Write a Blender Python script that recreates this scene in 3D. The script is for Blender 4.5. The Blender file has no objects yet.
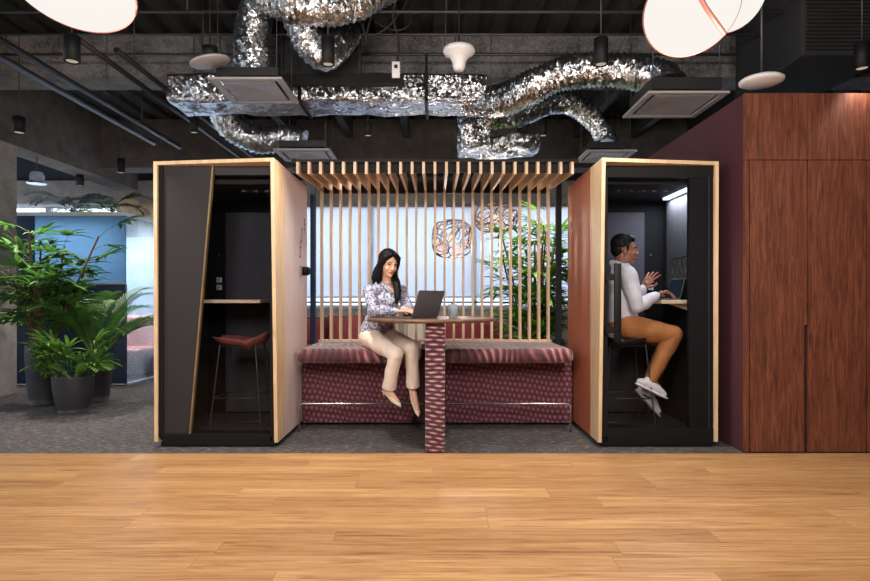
import bpy, bmesh, math, random
from mathutils import Vector, Matrix, noise
PI = math.pi
V = Vector
col = bpy.context.scene.collection
F = 580.0; HC = 1.182

def P(px, py, y):                       # a point of the room from its bearing and its distance
    return V(((px-435)*y/F, y, HC+(300-py)*y/F))

# ------------------------------------------------------------------ materials
def lin(c):
    r = []
    for v in c:
        v = v/255.0
        r.append(v/12.92 if v <= .04045 else ((v+.055)/1.055)**2.4)
    return (r[0], r[1], r[2], 1)

class NT:
    def __init__(s, name):
        s.m = bpy.data.materials.new(name); s.m.use_nodes = True
        s.t = s.m.node_tree; s.t.nodes.clear()
        s.out = s.n('ShaderNodeOutputMaterial')
    def n(s, typ, **kw):
        nd = s.t.nodes.new(typ)
        for k, v in kw.items():
            if k.startswith('i_'):
                key = k[2:]
                key = int(key) if key.isdigit() else key.replace('_', ' ')
                nd.inputs[key].default_value = v
            else: setattr(nd, k, v)
        return nd
    def l(s, a, b): s.t.links.new(a, b)
    def math(s, op, a, b=None, c=None):
        nd = s.n('ShaderNodeMath', operation=op)
        for i, v in enumerate((a, b, c)):
            if v is None: continue
            if isinstance(v, (int, float)): nd.inputs[i].default_value = v
            else: s.l(v, nd.inputs[i])
        return nd.outputs[0]
    def coords(s, scale=(1,1,1), loc=(0,0,0)):
        tc = s.n('ShaderNodeTexCoord'); mp = s.n('ShaderNodeMapping')
        mp.inputs['Scale'].default_value = scale; mp.inputs['Location'].default_value = loc
        s.l(tc.outputs['Object'], mp.inputs['Vector']); return mp.outputs[0]
    def noise(s, vec, scale, detail=4, rough=.55, dist=0):
        nd = s.n('ShaderNodeTexNoise'); nd.inputs['Scale'].default_value = scale
        nd.inputs['Detail'].default_value = detail; nd.inputs['Roughness'].default_value = rough
        nd.inputs['Distortion'].default_value = dist
        s.l(vec, nd.inputs['Vector']); return nd.outputs['Fac']
    def ramp(s, fac, stops, mode='LINEAR'):
        nd = s.n('ShaderNodeValToRGB'); r = nd.color_ramp; r.interpolation = mode
        while len(r.elements) < len(stops): r.elements.new(.5)
        for e, (p, c) in zip(r.elements, stops): e.position = p; e.color = lin(c)
        s.l(fac, nd.inputs[0]); return nd.outputs[0]
    def mix(s, fac, a, b, mode='MIX'):
        nd = s.n('ShaderNodeMix', data_type='RGBA', blend_type=mode)
        for i, v in ((0, fac), (6, a), (7, b)):
            if isinstance(v, (int, float)): nd.inputs[i].default_value = v
            elif isinstance(v, tuple): nd.inputs[i].default_value = v
            else: s.l(v, nd.inputs[i])
        return nd.outputs[2]
    def bump(s, h, strength=.3, dist=.01):
        nd = s.n('ShaderNodeBump'); nd.inputs['Strength'].default_value = strength
        nd.inputs['Distance'].default_value = dist; s.l(h, nd.inputs['Height']); return nd.outputs[0]
    def bsdf(s, color, rough=.5, metal=0, normal=None, **kw):
        b = s.n('ShaderNodeBsdfPrincipled')
        if isinstance(color, tuple): b.inputs['Base Color'].default_value = color
        else: s.l(color, b.inputs['Base Color'])
        if isinstance(rough, (int, float)): b.inputs['Roughness'].default_value = rough
        else: s.l(rough, b.inputs['Roughness'])
        b.inputs['Metallic'].default_value = metal
        if normal is not None: s.l(normal, b.inputs['Normal'])
        for k, v in kw.items(): b.inputs[k.replace('_', ' ')].default_value = v
        s.l(b.outputs[0], s.out.inputs[0]); return b

def plain(name, c, rough=.5, metal=0, var=.12, nscale=8, bump=.0, bscale=60, **kw):
    t = NT(name); v = t.coords()
    nz = t.noise(v, nscale, 3)
    a = tuple(max(0, x*(1-var)) for x in c); b = tuple(min(255, x*(1+var)) for x in c)
    colr = t.ramp(nz, [(.25, a), (.75, b)])
    nm = t.bump(t.noise(v, bscale, 3), bump, .004) if bump else None
    t.bsdf(colr, rough, metal, nm, **kw); return t.m

def wood(name, dark, mid, light, axis='Z', rough=.45, scale=1.0, bump=.05):
    t = NT(name)
    st = {'X': (1.2, 14, 14), 'Y': (14, 1.2, 14), 'Z': (14, 14, 1.2)}[axis]
    v = t.coords(tuple(x*scale for x in st))
    n1 = t.noise(v, 1.6, 6, .6, 1.2); n2 = t.noise(v, 7, 3, .6)
    f = t.math('ADD', t.math('MULTIPLY', n1, .75), t.math('MULTIPLY', n2, .25))
    c = t.ramp(f, [(.32, dark), (.5, mid), (.68, light)])
    t.bsdf(c, rough, 0, t.bump(f, bump, .01)); return t.m

def floor_wood():
    t = NT('oak_planks'); v0 = t.coords(loc=(23.3, 17.0, 0))
    s0 = t.n('ShaderNodeSeparateXYZ'); t.l(v0, s0.inputs[0])
    wn = t.n('ShaderNodeTexWhiteNoise', noise_dimensions='1D'); t.l(t.math('FLOOR', t.math('DIVIDE', s0.outputs[1], .16)), wn.inputs['W'])
    c0 = t.n('ShaderNodeCombineXYZ'); t.l(t.math('ADD', s0.outputs[0], t.math('MULTIPLY', wn.outputs['Value'], 7.6)), c0.inputs[0]); t.l(s0.outputs[1], c0.inputs[1])
    v = c0.outputs[0]
    br = t.n('ShaderNodeTexBrick', offset=0.0, squash=1.0)
    br.inputs['Color1'].default_value = (0,0,0,1); br.inputs['Color2'].default_value = (1,1,1,1)
    br.inputs['Mortar'].default_value = (.5,.5,.5,1)
    br.inputs['Scale'].default_value = 1; br.inputs['Mortar Size'].default_value = .0016
    br.inputs['Brick Width'].default_value = 1.9; br.inputs['Row Height'].default_value = .16
    br.inputs['Bias'].default_value = 0; t.l(v, br.inputs['Vector'])
    sp = t.n('ShaderNodeSeparateXYZ'); t.l(v, sp.inputs[0])
    cb = t.n('ShaderNodeCombineXYZ')
    t.l(t.math('ADD', t.math('MULTIPLY', sp.outputs[0], 1.1), t.math('MULTIPLY', br.outputs['Color'], 30)), cb.inputs[0])
    t.l(t.math('MULTIPLY', sp.outputs[1], 24), cb.inputs[1])
    t.l(t.math('MULTIPLY', br.outputs['Color'], 17), cb.inputs[2])
    n1 = t.noise(cb.outputs[0], 1.5, 7, .62, 1.4); n2 = t.noise(cb.outputs[0], 9, 3, .6)
    f = t.math('ADD', t.math('MULTIPLY', n1, .72), t.math('MULTIPLY', n2, .28))
    c = t.ramp(f, [(.3, (122,84,52)), (.46, (178,134,90)), (.64, (206,166,118))])
    tone = t.ramp(br.outputs['Color'], [(0, (226,216,204)), (.5, (240,234,226)), (1, (255,250,244))])
    c = t.mix(1.0, c, tone, 'MULTIPLY')
    c = t.mix(t.math('MULTIPLY', br.outputs['Fac'], .55), c, lin((110,66,34)))
    h = t.math('SUBTRACT', t.math('MULTIPLY', f, .12), br.outputs['Fac'])
    r = t.math('ADD', .30, t.math('MULTIPLY', n1, .2))
    t.bsdf(c, r, 0, t.bump(h, .18, .003)); return t.m

def carpet():
    t = NT('flecked_carpet'); v = t.coords()
    n1 = t.noise(v, 9, 5, .7, .6); n2 = t.noise(v, 120, 2, .7); n3 = t.noise(t.coords((16, 34, 16)), 1, 5, .75)
    base = t.ramp(n2, [(.3, (25,24,27)), (.5, (50,49,52)), (.72, (98,95,95))])
    tan = t.ramp(n3, [(.0, (0,0,0)), (.53, (0,0,0)), (.60, (255,255,255))])
    c = t.mix(t.math('MULTIPLY', tan, .6), base, lin((150,122,88)))
    bl = t.ramp(n1, [(.0, (0,0,0)), (.52, (0,0,0)), (.66, (255,255,255))])
    c = t.mix(t.math('MULTIPLY', bl, .5), c, lin((74,92,118)))
    t.bsdf(c, .95, 0, t.bump(n2, .5, .004)); return t.m

def tufted(name, su, sv, stops, strength=.6, warp=.0, slant=0.0, vk=1.0):
    """staggered woven pillows: darker in the seams, raised in the middle"""
    t = NT(name); tc = t.n('ShaderNodeTexCoord'); sp = t.n('ShaderNodeSeparateXYZ')
    t.l(tc.outputs['Object'], sp.inputs[0])
    nz = t.noise(tc.outputs['Object'], 3.0, 2)
    off = t.math('MULTIPLY', t.math('SUBTRACT', nz, .5), warp)
    u = t.math('DIVIDE', t.math('ADD', t.math('ADD', sp.outputs[0], sp.outputs[1]), off), su)
    vv = t.math('DIVIDE', t.math('ADD', t.math('ADD', sp.outputs[2], off), t.math('MULTIPLY', sp.outputs[0], slant)), sv)
    row = t.math('FLOOR', vv)
    u2 = t.math('ADD', u, t.math('MULTIPLY', t.math('MODULO', t.math('ABSOLUTE', row), 2), .5))
    du = t.math('ABSOLUTE', t.math('SUBTRACT', t.math('FRACT', u2), .5))
    fv = t.math('FRACT', vv)
    dv = t.math('ABSOLUTE', t.math('SUBTRACT', fv, .5))
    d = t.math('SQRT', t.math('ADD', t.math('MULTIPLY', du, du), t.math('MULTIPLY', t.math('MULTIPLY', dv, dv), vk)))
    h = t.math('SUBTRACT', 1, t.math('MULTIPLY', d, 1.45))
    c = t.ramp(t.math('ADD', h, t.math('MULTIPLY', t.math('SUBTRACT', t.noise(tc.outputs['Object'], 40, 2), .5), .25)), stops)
    t.bsdf(c, .75, 0, t.bump(h, strength, .02), Sheen_Weight=.3); return t.m

def pleats():
    t = NT('pleated_velvet'); tc = t.n('ShaderNodeTexCoord'); sp = t.n('ShaderNodeSeparateXYZ')
    t.l(tc.outputs['Object'], sp.inputs[0])
    nz = t.noise(tc.outputs['Object'], 2.3, 1)
    ph = t.math('ADD', t.math('MULTIPLY', sp.outputs[0], 92), t.math('MULTIPLY', nz, 26))
    ph = t.math('ADD', ph, t.math('MULTIPLY', sp.outputs[2], 22))
    ph = t.math('ADD', ph, t.math('MULTIPLY', sp.outputs[1], 30))
    s = t.math('ADD', t.math('MULTIPLY', t.math('SINE', ph), .5), .5)
    amp = t.noise(tc.outputs['Object'], 3.1, 1)
    s2 = t.math('MULTIPLY', s, t.ramp(amp, [(.35, (90,90,90)), (.62, (255,255,255))]))
    c = t.ramp(s2, [(0, (58,19,28)), (.45, (96,40,50)), (1, (172,110,116))])
    t.bsdf(c, .6, 0, t.bump(s, .55, .02), Sheen_Weight=.35); return t.m

def foil():
    t = NT('crinkled_foil'); v = t.coords()
    g = t.n('ShaderNodeNewGeometry'); acc = g.outputs['Normal']
    for sc_, k in ((30, .62), (80, .5)):
        vo = t.n('ShaderNodeTexVoronoi', feature='F1'); vo.inputs['Scale'].default_value = sc_; t.l(v, vo.inputs['Vector'])
        sb = t.n('ShaderNodeVectorMath', operation='SUBTRACT'); t.l(vo.outputs['Color'], sb.inputs[0]); sb.inputs[1].default_value = (.5,.5,.5)
        ml = t.n('ShaderNodeVectorMath', operation='SCALE'); t.l(sb.outputs[0], ml.inputs[0]); ml.inputs['Scale'].default_value = k
        ad = t.n('ShaderNodeVectorMath', operation='ADD'); t.l(acc, ad.inputs[0]); t.l(ml.outputs[0], ad.inputs[1]); acc = ad.outputs[0]
    nm = t.n('ShaderNodeVectorMath', operation='NORMALIZE'); t.l(acc, nm.inputs[0])
    t.bsdf(t.ramp(t.noise(v, 3, 3), [(.3, (170,168,170)), (.7, (214,218,226))]), .3, 1.0, nm.outputs[0]); return t.m

def glass(name, tint=(235,240,245), refl=1.0, rough=0.0, base=.0):
    t = NT(name)
    tr = t.n('ShaderNodeBsdfTransparent'); tr.inputs[0].default_value = lin(tint)
    gl = t.n('ShaderNodeBsdfGlossy'); gl.inputs['Roughness'].default_value = rough
    lw = t.n('ShaderNodeLayerWeight'); lw.inputs['Blend'].default_value = .5
    f4 = t.math('POWER', lw.outputs['Facing'], 4.0)
    mx = t.n('ShaderNodeMixShader'); t.l(t.math('ADD', t.math('MULTIPLY', f4, refl), base), mx.inputs[0])
    t.l(tr.outputs[0], mx.inputs[1]); t.l(gl.outputs[0], mx.inputs[2]); t.l(mx.outputs[0], t.out.inputs[0]); return t.m

def film(name, c, clear=.35, tint=(255,255,255), rough=.4):
    """translucent sheet: some light straight through, the rest scattered"""
    t = NT(name)
    tr = t.n('ShaderNodeBsdfTransparent'); tr.inputs[0].default_value = lin(tint)
    tl = t.n('ShaderNodeBsdfTranslucent'); tl.inputs[0].default_value = lin(c)
    df = t.n('ShaderNodeBsdfDiffuse'); df.inputs[0].default_value = lin(c)
    m1 = t.n('ShaderNodeMixShader'); m1.inputs[0].default_value = .45
    t.l(tl.outputs[0], m1.inputs[1]); t.l(df.outputs[0], m1.inputs[2])
    m2 = t.n('ShaderNodeMixShader'); m2.inputs[0].default_value = clear
    t.l(m1.outputs[0], m2.inputs[1]); t.l(tr.outputs[0], m2.inputs[2]); t.l(m2.outputs[0], t.out.inputs[0]); return t.m

def glow(name, c, strength):
    t = NT(name); e = t.n('ShaderNodeEmission'); e.inputs[0].default_value = lin(c); e.inputs[1].default_value = strength
    t.l(e.outputs[0], t.out.inputs[0]); return t.m

def floral():
    t = NT('printed_blouse'); v = t.coords()
    vo = t.n('ShaderNodeTexVoronoi', feature='F1'); vo.inputs['Scale'].default_value = 48; t.l(v, vo.inputs['Vector'])
    n1 = t.noise(v, 55, 3, .6, 2.0)
    f = t.math('ADD', t.math('MULTIPLY', n1, .7), t.math('MULTIPLY', vo.outputs['Distance'], .55))
    c = t.ramp(f, [(.40, (58,66,104)), (.55, (112,118,150)), (.68, (178,176,194)), (.88, (214,208,212))])
    t.bsdf(c, .7, 0, t.bump(t.noise(v, 14, 3), .3, .02)); return t.m

def concrete(name, a, b, bs=.6, sc=5, fine=90):
    t = NT(name); v = t.coords(); n1 = t.noise(v, sc, 5, .65); n2 = t.noise(v, fine, 4, .75)
    f = t.math('ADD', t.math('MULTIPLY', n1, .5), t.math('MULTIPLY', n2, .5))
    t.bsdf(t.ramp(f, [(.36, a), (.64, b)]), .9, 0, t.bump(n2, bs, .015)); return t.m

def leafmat(name, a, b):
    t = NT(name); v = t.coords(); n = t.noise(v, 6, 3)
    c = t.ramp(n, [(.3, a), (.7, b)])
    bs = t.n('ShaderNodeBsdfPrincipled'); t.l(c, bs.inputs['Base Color']); bs.inputs['Roughness'].default_value = .55
    tl = t.n('ShaderNodeBsdfTranslucent'); t.l(c, tl.inputs[0])
    mx = t.n('ShaderNodeMixShader'); mx.inputs[0].default_value = .25
    t.l(bs.outputs[0], mx.inputs[1]); t.l(tl.outputs[0], mx.inputs[2]); t.l(mx.outputs[0], t.out.inputs[0]); return t.m

M = dict(
 floor=floor_wood(), carpet=carpet(),
 black=plain('black_lacquer', (15,15,19), .7, Specular_IOR_Level=.15), black_matt=plain('black_matt', (19,18,21), .8),
 steel_black=plain('black_steel', (12,12,14), .6, .0, Specular_IOR_Level=.25),
 ceil=plain('dark_ceiling_paint', (27,26,28), .85, var=.3, nscale=3, bump=.3, bscale=40),
 conduit=plain('grey_conduit', (62,61,63), .45, .5),
 dconduit=plain('dark_conduit', (36,34,35), .5, .3),
 spray=concrete('sprayed_beam', (50,49,51), (148,144,145), 1.0, 3, 45),
 conc=concrete('raw_concrete', (118,111,108), (164,156,152), .3),
 dconc=concrete('brown_concrete', (58,52,50), (98,90,86), .3),
 navy=plain('navy_paint', (38,42,54), .7),
 ply=wood('birch_plywood', (190,156,118), (212,180,142), (228,202,168), 'Z'),
 slat=wood('oak_slat', (182,150,118), (210,178,146), (228,202,172), 'Z', .5),
 brass=plain('brass_edge', (150,124,88), .4, .6),
 pink=plain('pale_pink_laminate', (216,194,190), .38, var=.03, nscale=3),
 terra=plain('terracotta_laminate', (166,90,58), .5, var=.08, nscale=2),
 grey_panel=plain('charcoal_laminate', (42,38,41), .65, var=.05, Specular_IOR_Level=.3),
 felt=concrete('grey_felt', (52,50,57), (66,63,71), .3, 20, 160),
 booth_floor=concrete('booth_carpet', (36,34,37), (50,47,51), .3, 20, 160),
 glass=glass('clear_glass', (244,245,247), .5, 0, .008), win_glass=glass('window_glass', (236,242,248), .6, 0, .02),
 walnut=wood('walnut_veneer', (64,32,22), (104,56,39), (132,78,54), 'Z', .5, 1.5),
 walnut_dark=plain('dark_groove', (34,16,13), .7),
 maroon=plain('maroon_wall_paint', (70,28,34), .8, var=.06, nscale=2),
 table=wood('table_veneer', (72,48,38), (102,70,54), (130,92,70), 'X', .5),
 desk=wood('desk_veneer', (196,162,138), (222,196,172), (236,214,194), 'X', .4),
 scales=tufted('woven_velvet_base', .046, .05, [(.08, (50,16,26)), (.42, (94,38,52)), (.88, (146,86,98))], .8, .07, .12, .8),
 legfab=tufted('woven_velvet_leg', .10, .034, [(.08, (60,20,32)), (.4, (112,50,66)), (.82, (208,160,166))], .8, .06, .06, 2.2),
 pleats=pleats(), dmaroon=plain('plain_maroon_velvet', (58,24,30), .85, bump=.3),
 sofa=plain('maroon_sofa_fabric', (120,44,52), .8, bump=.4, bscale=50), cushion=plain('dusty_red_cushion', (128,58,60), .85, bump=.4, bscale=30),
 salmon=plain('salmon_leather', (196,132,116), .4), tan=plain('tan_shell', (208,186,156), .7),
 chrome=plain('brushed_chrome', (190,188,188), .25, .9),
 stoolseat=plain('brick_red_leather', (146,84,80), .42, var=.08, bump=.15),
 foil=foil(), white=plain('white_plastic', (208,204,206), .45, var=.04), diff=plain('diffuser_grey', (150,144,146), .5, var=.04),
 whitewall=plain('cream_wall', (214,204,192), .8, var=.05), frame_w=plain('white_window_frame', (208,212,216), .5, var=.04),
 pot=plain('charcoal_pot', (50,48,52), .6, var=.1, bump=.3, bscale=40), soil=concrete('potting_soil', (30,22,17), (62,46,35), 1.0, 20, 80),
 leaf=leafmat('palm_leaf', (48,92,38), (104,156,70)), leaf2=leafmat('fresh_leaf', (48,92,30), (120,168,66)), leafd=leafmat('deep_leaf', (14,34,18), (34,66,34)),
 leafb=leafmat('bright_leaf', (66,124,30), (140,196,66)),
 stem=plain('brown_cane', (88,66,46), .8), stemg=plain('green_stem', (92,112,56), .6),
 shade=film('roller_shade_mesh', (226,228,234), .34, (240,242,248)),
 bluefilm=film('blue_film_glass', (128,160,186), .2, (176,200,220)), clearblue=film('pale_blue_glass', (190,206,220), .72, (224,232,240)),
 navyp=plain('navy_panel', (24,44,76), .4), paleblue=plain('pale_blue_wall', (160,186,206), .7),
 lamp=glow('petal_glow', (255,249,242), .96), copper=plain('copper_edge', (122,72,60), .45, .4),
 led=glow('led_panel', (226,236,255), 2.5), spotglow=glow('spot_lens', (255,236,210), .45),
 wicker=plain('dark_rattan', (92,68,54), .6), bulb=glow('bulb', (255,235,210), 1.0),
 skin_w=plain('light_skin', (222,172,148), .5, var=.03, Subsurface_Weight=.08), skin_m=plain('brown_skin', (150,96,72), .5, var=.04, Subsurface_Weight=.08),
 hair=plain('black_hair', (13,9,9), .6, var=.3, nscale=30, Specular_IOR_Level=.25), lips=plain('rose_lips', (176,84,80), .4), eye=plain('dark_eye', (24,16,14), .2), eyew=plain('eye_white', (226,220,216), .3),
 blouse=floral(), trousers=plain('cream_cotton', (238,220,206), .8, var=.04, bump=.25, bscale=18),
 sweat=plain('white_jersey', (216,212,218), .85, var=.03, bump=.3, bscale=16), chino=plain('tan_cotton', (168,106,58), .8, var=.06, bump=.3, bscale=16),
 shoe=plain('white_knit', (218,210,212), .7, var=.05, bump=.2), sole=plain('white_rubber', (232,230,230), .5), pump=plain('cream_leather', (232,214,184), .4),
 laptop=plain('dark_grey_aluminium', (80,78,84), .45, .1, var=.03), keys=plain('black_keys', (28,28,30), .6), screen=glow('dim_screen', (46,58,70), .5),
 tumbler=film('tumbler_glass', (206,210,218), .6, (236,238,242)), ink=plain('brown_ink', (98,62,56), .7),
 facade=plain('pale_facade', (208,212,218), .8, var=.04), facade_glass=plain('facade_glazing', (168,184,204), .3, var=.1, nscale=.6),
)

# ------------------------------------------------------------------ mesh helpers
ROOT = {}
class MB:
    def __init__(s): s.b = bmesh.new()
    def poly(s, verts, faces, smooth=False):
        vs = [s.b.verts.new(v) for v in verts]
        for f in faces:
            try:
                fc = s.b.faces.new([vs[i] for i in f]); fc.smooth = smooth
            except ValueError: pass
        return s
    def hexa(s, f4, b4):                                  # two quads joined into a solid
        return s.poly(list(f4)+list(b4), [(0,1,2,3), (7,6,5,4), (0,4,5,1), (1,5,6,2), (2,6,7,3), (3,7,4,0)])
    def box(s, x0, x1, y0, y1, z0, z1):
        return s.hexa([(x0,y0,z0), (x1,y0,z0), (x1,y0,z1), (x0,y0,z1)], [(x0,y1,z0), (x1,y1,z0), (x1,y1,z1), (x0,y1,z1)])
    def rbox(s, x0, x1, y0, y1, z0, z1, r=.03, seg=4):    # rounded box
        t = bmesh.new(); bmesh.ops.create_cube(t, size=1)
        bmesh.ops.scale(t, vec=(x1-x0, y1-y0, z1-z0), verts=t.verts)
        bmesh.ops.translate(t, vec=((x0+x1)/2, (y0+y1)/2, (z0+z1)/2), verts=t.verts)
        bmesh.ops.bevel(t, geom=t.edges[:], offset=r, segments=seg, profile=.5, affect='EDGES')
        for f in t.faces: f.smooth = True
        s.add(t); return s
    def add(s, t, mat=None):
        me = bpy.data.meshes.new('tmp'); t.to_mesh(me); t.free()
        if mat is not None: me.transform(mat)
        s.b.from_mesh(me); bpy.data.meshes.remove(me)
    def prism(s, pts, a, b):                              # polygon in x,z pushed from y=a to y=b
        n = len(pts)
        vs = [(p[0], a, p[1]) for p in pts]+[(p[0], b, p[1]) for p in pts]
        fs = [tuple(range(n)), tuple(range(2*n-1, n-1, -1))]+[(i, n+i, n+(i+1) % n, (i+1) % n) for i in range(n)]
        return s.poly(vs, fs)
    def prism_yz(s, pts, a, b):
        n = len(pts)
        vs = [(a, p[0], p[1]) for p in pts]+[(b, p[0], p[1]) for p in pts]
        fs = [tuple(range(n-1, -1, -1)), tuple(range(n, 2*n))]+[(i, (i+1) % n, n+(i+1) % n, n+i) for i in range(n)]
        return s.poly(vs, fs)
    def tube(s, pts, rad, seg=12, caps=True, squash=None):
        """rounded tube through points; squash=(axis vector, factor)"""
        pts = [V(p) for p in pts]; n = len(pts)
        if isinstance(rad, (int, float)): rad = [rad]*n
        rings = []; up = V((0,0,1))
        T = []
        for i in range(n):
            d = (pts[min(i+1, n-1)]-pts[max(i-1, 0)]).normalized(); T.append(d)
        a = T[0].cross(up)
        if a.length < .05: a = T[0].cross(V((1,0,0)))
        a.normalize()
        plan = []
        if caps:
            for k in (3, 2, 1):
                th = k*PI/8*1.25
                plan.append((pts[0]-T[0]*rad[0]*math.sin(th), rad[0]*math.cos(th), T[0]))
        for i in range(n): plan.append((pts[i], rad[i], T[i]))
        if caps:
            for k in (1, 2, 3):
                th = k*PI/8*1.25
                plan.append((pts[-1]+T[-1]*rad[-1]*math.sin(th), rad[-1]*math.cos(th), T[-1]))
        prev = a
        for c, r, d in plan:
            a = (prev-d*prev.dot(d)).normalized(); prev = a; b = d.cross(a)
            ring = []
            for k in range(seg):
                o = (a*math.cos(2*PI*k/seg)+b*math.sin(2*PI*k/seg))*r
                if squash:
                    ax = V(squash[0]).normalized(); o = o-ax*o.dot(ax)*(1-squash[1])
                ring.append(s.b.verts.new(c+o))
            rings.append(ring)
        for r0, r1 in zip(rings, rings[1:]):
            for k in range(seg):
                f = s.b.faces.new((r0[k], r0[(k+1) % seg], r1[(k+1) % seg], r1[k])); f.smooth = True
        s.b.faces.new(rings[0][::-1]); s.b.faces.new(rings[-1])
        return s
    def rod(s, a, b, r, seg=8): return s.tube([a, b], r, seg, caps=False)
    def ell(s, c, r, R=None, u=20, v=12):
        t = bmesh.new(); bmesh.ops.create_uvsphere(t, u_segments=u, v_segments=v, radius=1)
        for f in t.faces: f.smooth = True
        m = Matrix.Diagonal((r[0], r[1], r[2], 1))
        if R is not None: m = R.to_4x4() @ m
        s.add(t, Matrix.Translation(c) @ m); return s
    def lathe(s, c, prof, seg=32, R=None):
        rings = []
        for r, z in prof:
            ring = []
            for k in range(seg):
                p = V((r*math.cos(2*PI*k/seg), r*math.sin(2*PI*k/seg), z))
                if R is not None: p = R @ p
                ring.append(s.b.verts.new(V(c)+p))
            rings.append(ring)
        for r0, r1 in zip(rings, rings[1:]):
            for k in range(seg):
                f = s.b.faces.new((r0[k], r0[(k+1) % seg], r1[(k+1) % seg], r1[k])); f.smooth = True
        s.b.faces.new(rings[0][::-1]); s.b.faces.new(rings[-1]); return s
    def build(s, name, m, parent=None, origin=None, remesh=None, smooth=0, rumple=None, bevel=0):
        bmesh.ops.recalc_face_normals(s.b, faces=s.b.faces[:])
        me = bpy.data.meshes.new(name); s.b.to_mesh(me); s.b.free()
        o = bpy.data.objects.new(name, me); col.objects.link(o)
        me.materials.append(m)
        if remesh:
            md = o.modifiers.new('r', 'REMESH'); md.mode = 'VOXEL'; md.voxel_size = remesh; md.use_smooth_shade = True
            if smooth:
                sm = o.modifiers.new('s', 'SMOOTH'); sm.iterations = smooth; sm.factor = .5
            dg = bpy.context.evaluated_depsgraph_get(); dg.update()
            me2 = bpy.data.meshes.new_from_object(o.evaluated_get(dg))
            o.modifiers.clear(); o.data = me2; bpy.data.meshes.remove(me); me = me2; me.name = name
            if rumple:
                amp, sc = rumple
                nor = [v.normal.copy() for v in me.vertices]
                for v, nn in zip(me.vertices, nor):
                    q = v.co*sc
                    v.co += nn*amp*(noise.noise(q)+.5*noise.noise(V((q.x*2.1, q.y*2.1, q.z*1.1))))
            if not me.materials: me.materials.append(m)
            for p in me.polygons: p.use_smooth = True
        if bevel:
            bv = o.modifiers.new('bevel', 'BEVEL'); bv.width = bevel; bv.segments = 2; bv.limit_method = 'ANGLE'
        if parent is not None:
            off = ROOT.get(parent.name, V((0,0,0)))
            me.transform(Matrix.Translation(-off)); o.parent = parent; ROOT[o.name] = off
        else:
            if origin is None:
                xs = [v.co for v in me.vertices]
                origin = V(((min(v.x for v in xs)+max(v.x for v in xs))/2, (min(v.y for v in xs)+max(v.y for v in xs))/2, min(v.z for v in xs)))
            me.transform(Matrix.Translation(-V(origin))); o.location = origin; ROOT[o.name] = V(origin)
        return o

def tag(o, label, cat, group=None, kind=None):
    o['label'] = label; o['category'] = cat
    if group: o['group'] = group
    if kind: o['kind'] = kind
    return o
def thing(name, loc, label, cat, group=None):
    o = bpy.data.objects.new(name, None); col.objects.link(o); o.location = loc; o.empty_display_size = .1
    ROOT[o.name] = V(loc); return tag(o, label, cat, group)
def struct(o): o['kind'] = 'structure'; return o
def copy_tree(o, loc, rz, label=None):
    def rec(a, par):
        c = a.copy(); col.objects.link(c); c.parent = par
        for ch in a.children: rec(ch, c)
        return c
    c = rec(o, None); c.location = loc; c.rotation_euler = (0, 0, rz)
    if label: c['label'] = label
    return c
def bx(name, m, dims, parent=None, bevel=0, **k): return MB().box(*dims).build(name, m, parent, bevel=bevel, **k)

# ------------------------------------------------------------------ room shell
CE = 4.05; YB = 10.6
def slab(name, m, dims):
    o = MB().box(*dims).build(name, m, origin=(0,0,0)); return struct(o)
slab('floor', M['floor'], (-9, 6.5, -6, 4.47, -.1, 0))
slab('wall_front', M['dconc'], (-9, 6.5, -6.2, -6, 0, CE))
cf = slab('carpet_floor', M['carpet'], (-9, 6.5, 4.47, YB, -.1, 0.0))
slab('wall_left', M['navy'], (-9.2, -9, -6, YB, 0, .7))
slab('wall_left', M['navy'], (-9.2, -9, -6, YB, 3.1, CE))
for k in range(5):
    ya = -6+3.32*k; f_ = MB(); f_.box(-9.12, -9.05, ya, ya+.05, .7, 3.1).box(-9.12, -9.05, ya+3.27, ya+3.32, .7, 3.1)
    f_.box(-9.12, -9.05, ya+.05, ya+3.27, .7, .75).box(-9.12, -9.05, ya+.05, ya+3.27, 3.05, 3.1)
    wn = struct(f_.build('window_%d' % (20+k), M['frame_w'], origin=(-9.1, ya, .7)))
    bx('pane', M['win_glass'], (-9.09, -9.08, ya+.05, ya+3.27, .75, 3.05), wn)
slab('wall_right', M['navy'], (6.5, 6.7, -6, YB+.2, 0, CE))
# ribbed deck
m = MB(); x = -9.0; prof = [(-9.0, CE+.1)]
while x < 6.5:
    prof += [(x, CE), (x+.14, CE), (x+.17, CE+.06), (x+.28, CE+.06)]; x += .31
prof += [(6.5, CE), (6.5, CE+.1)]
struct(m.prism(prof, -6, YB+.2).build('ceiling', M['ceil'], origin=(0,0,0)))
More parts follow.
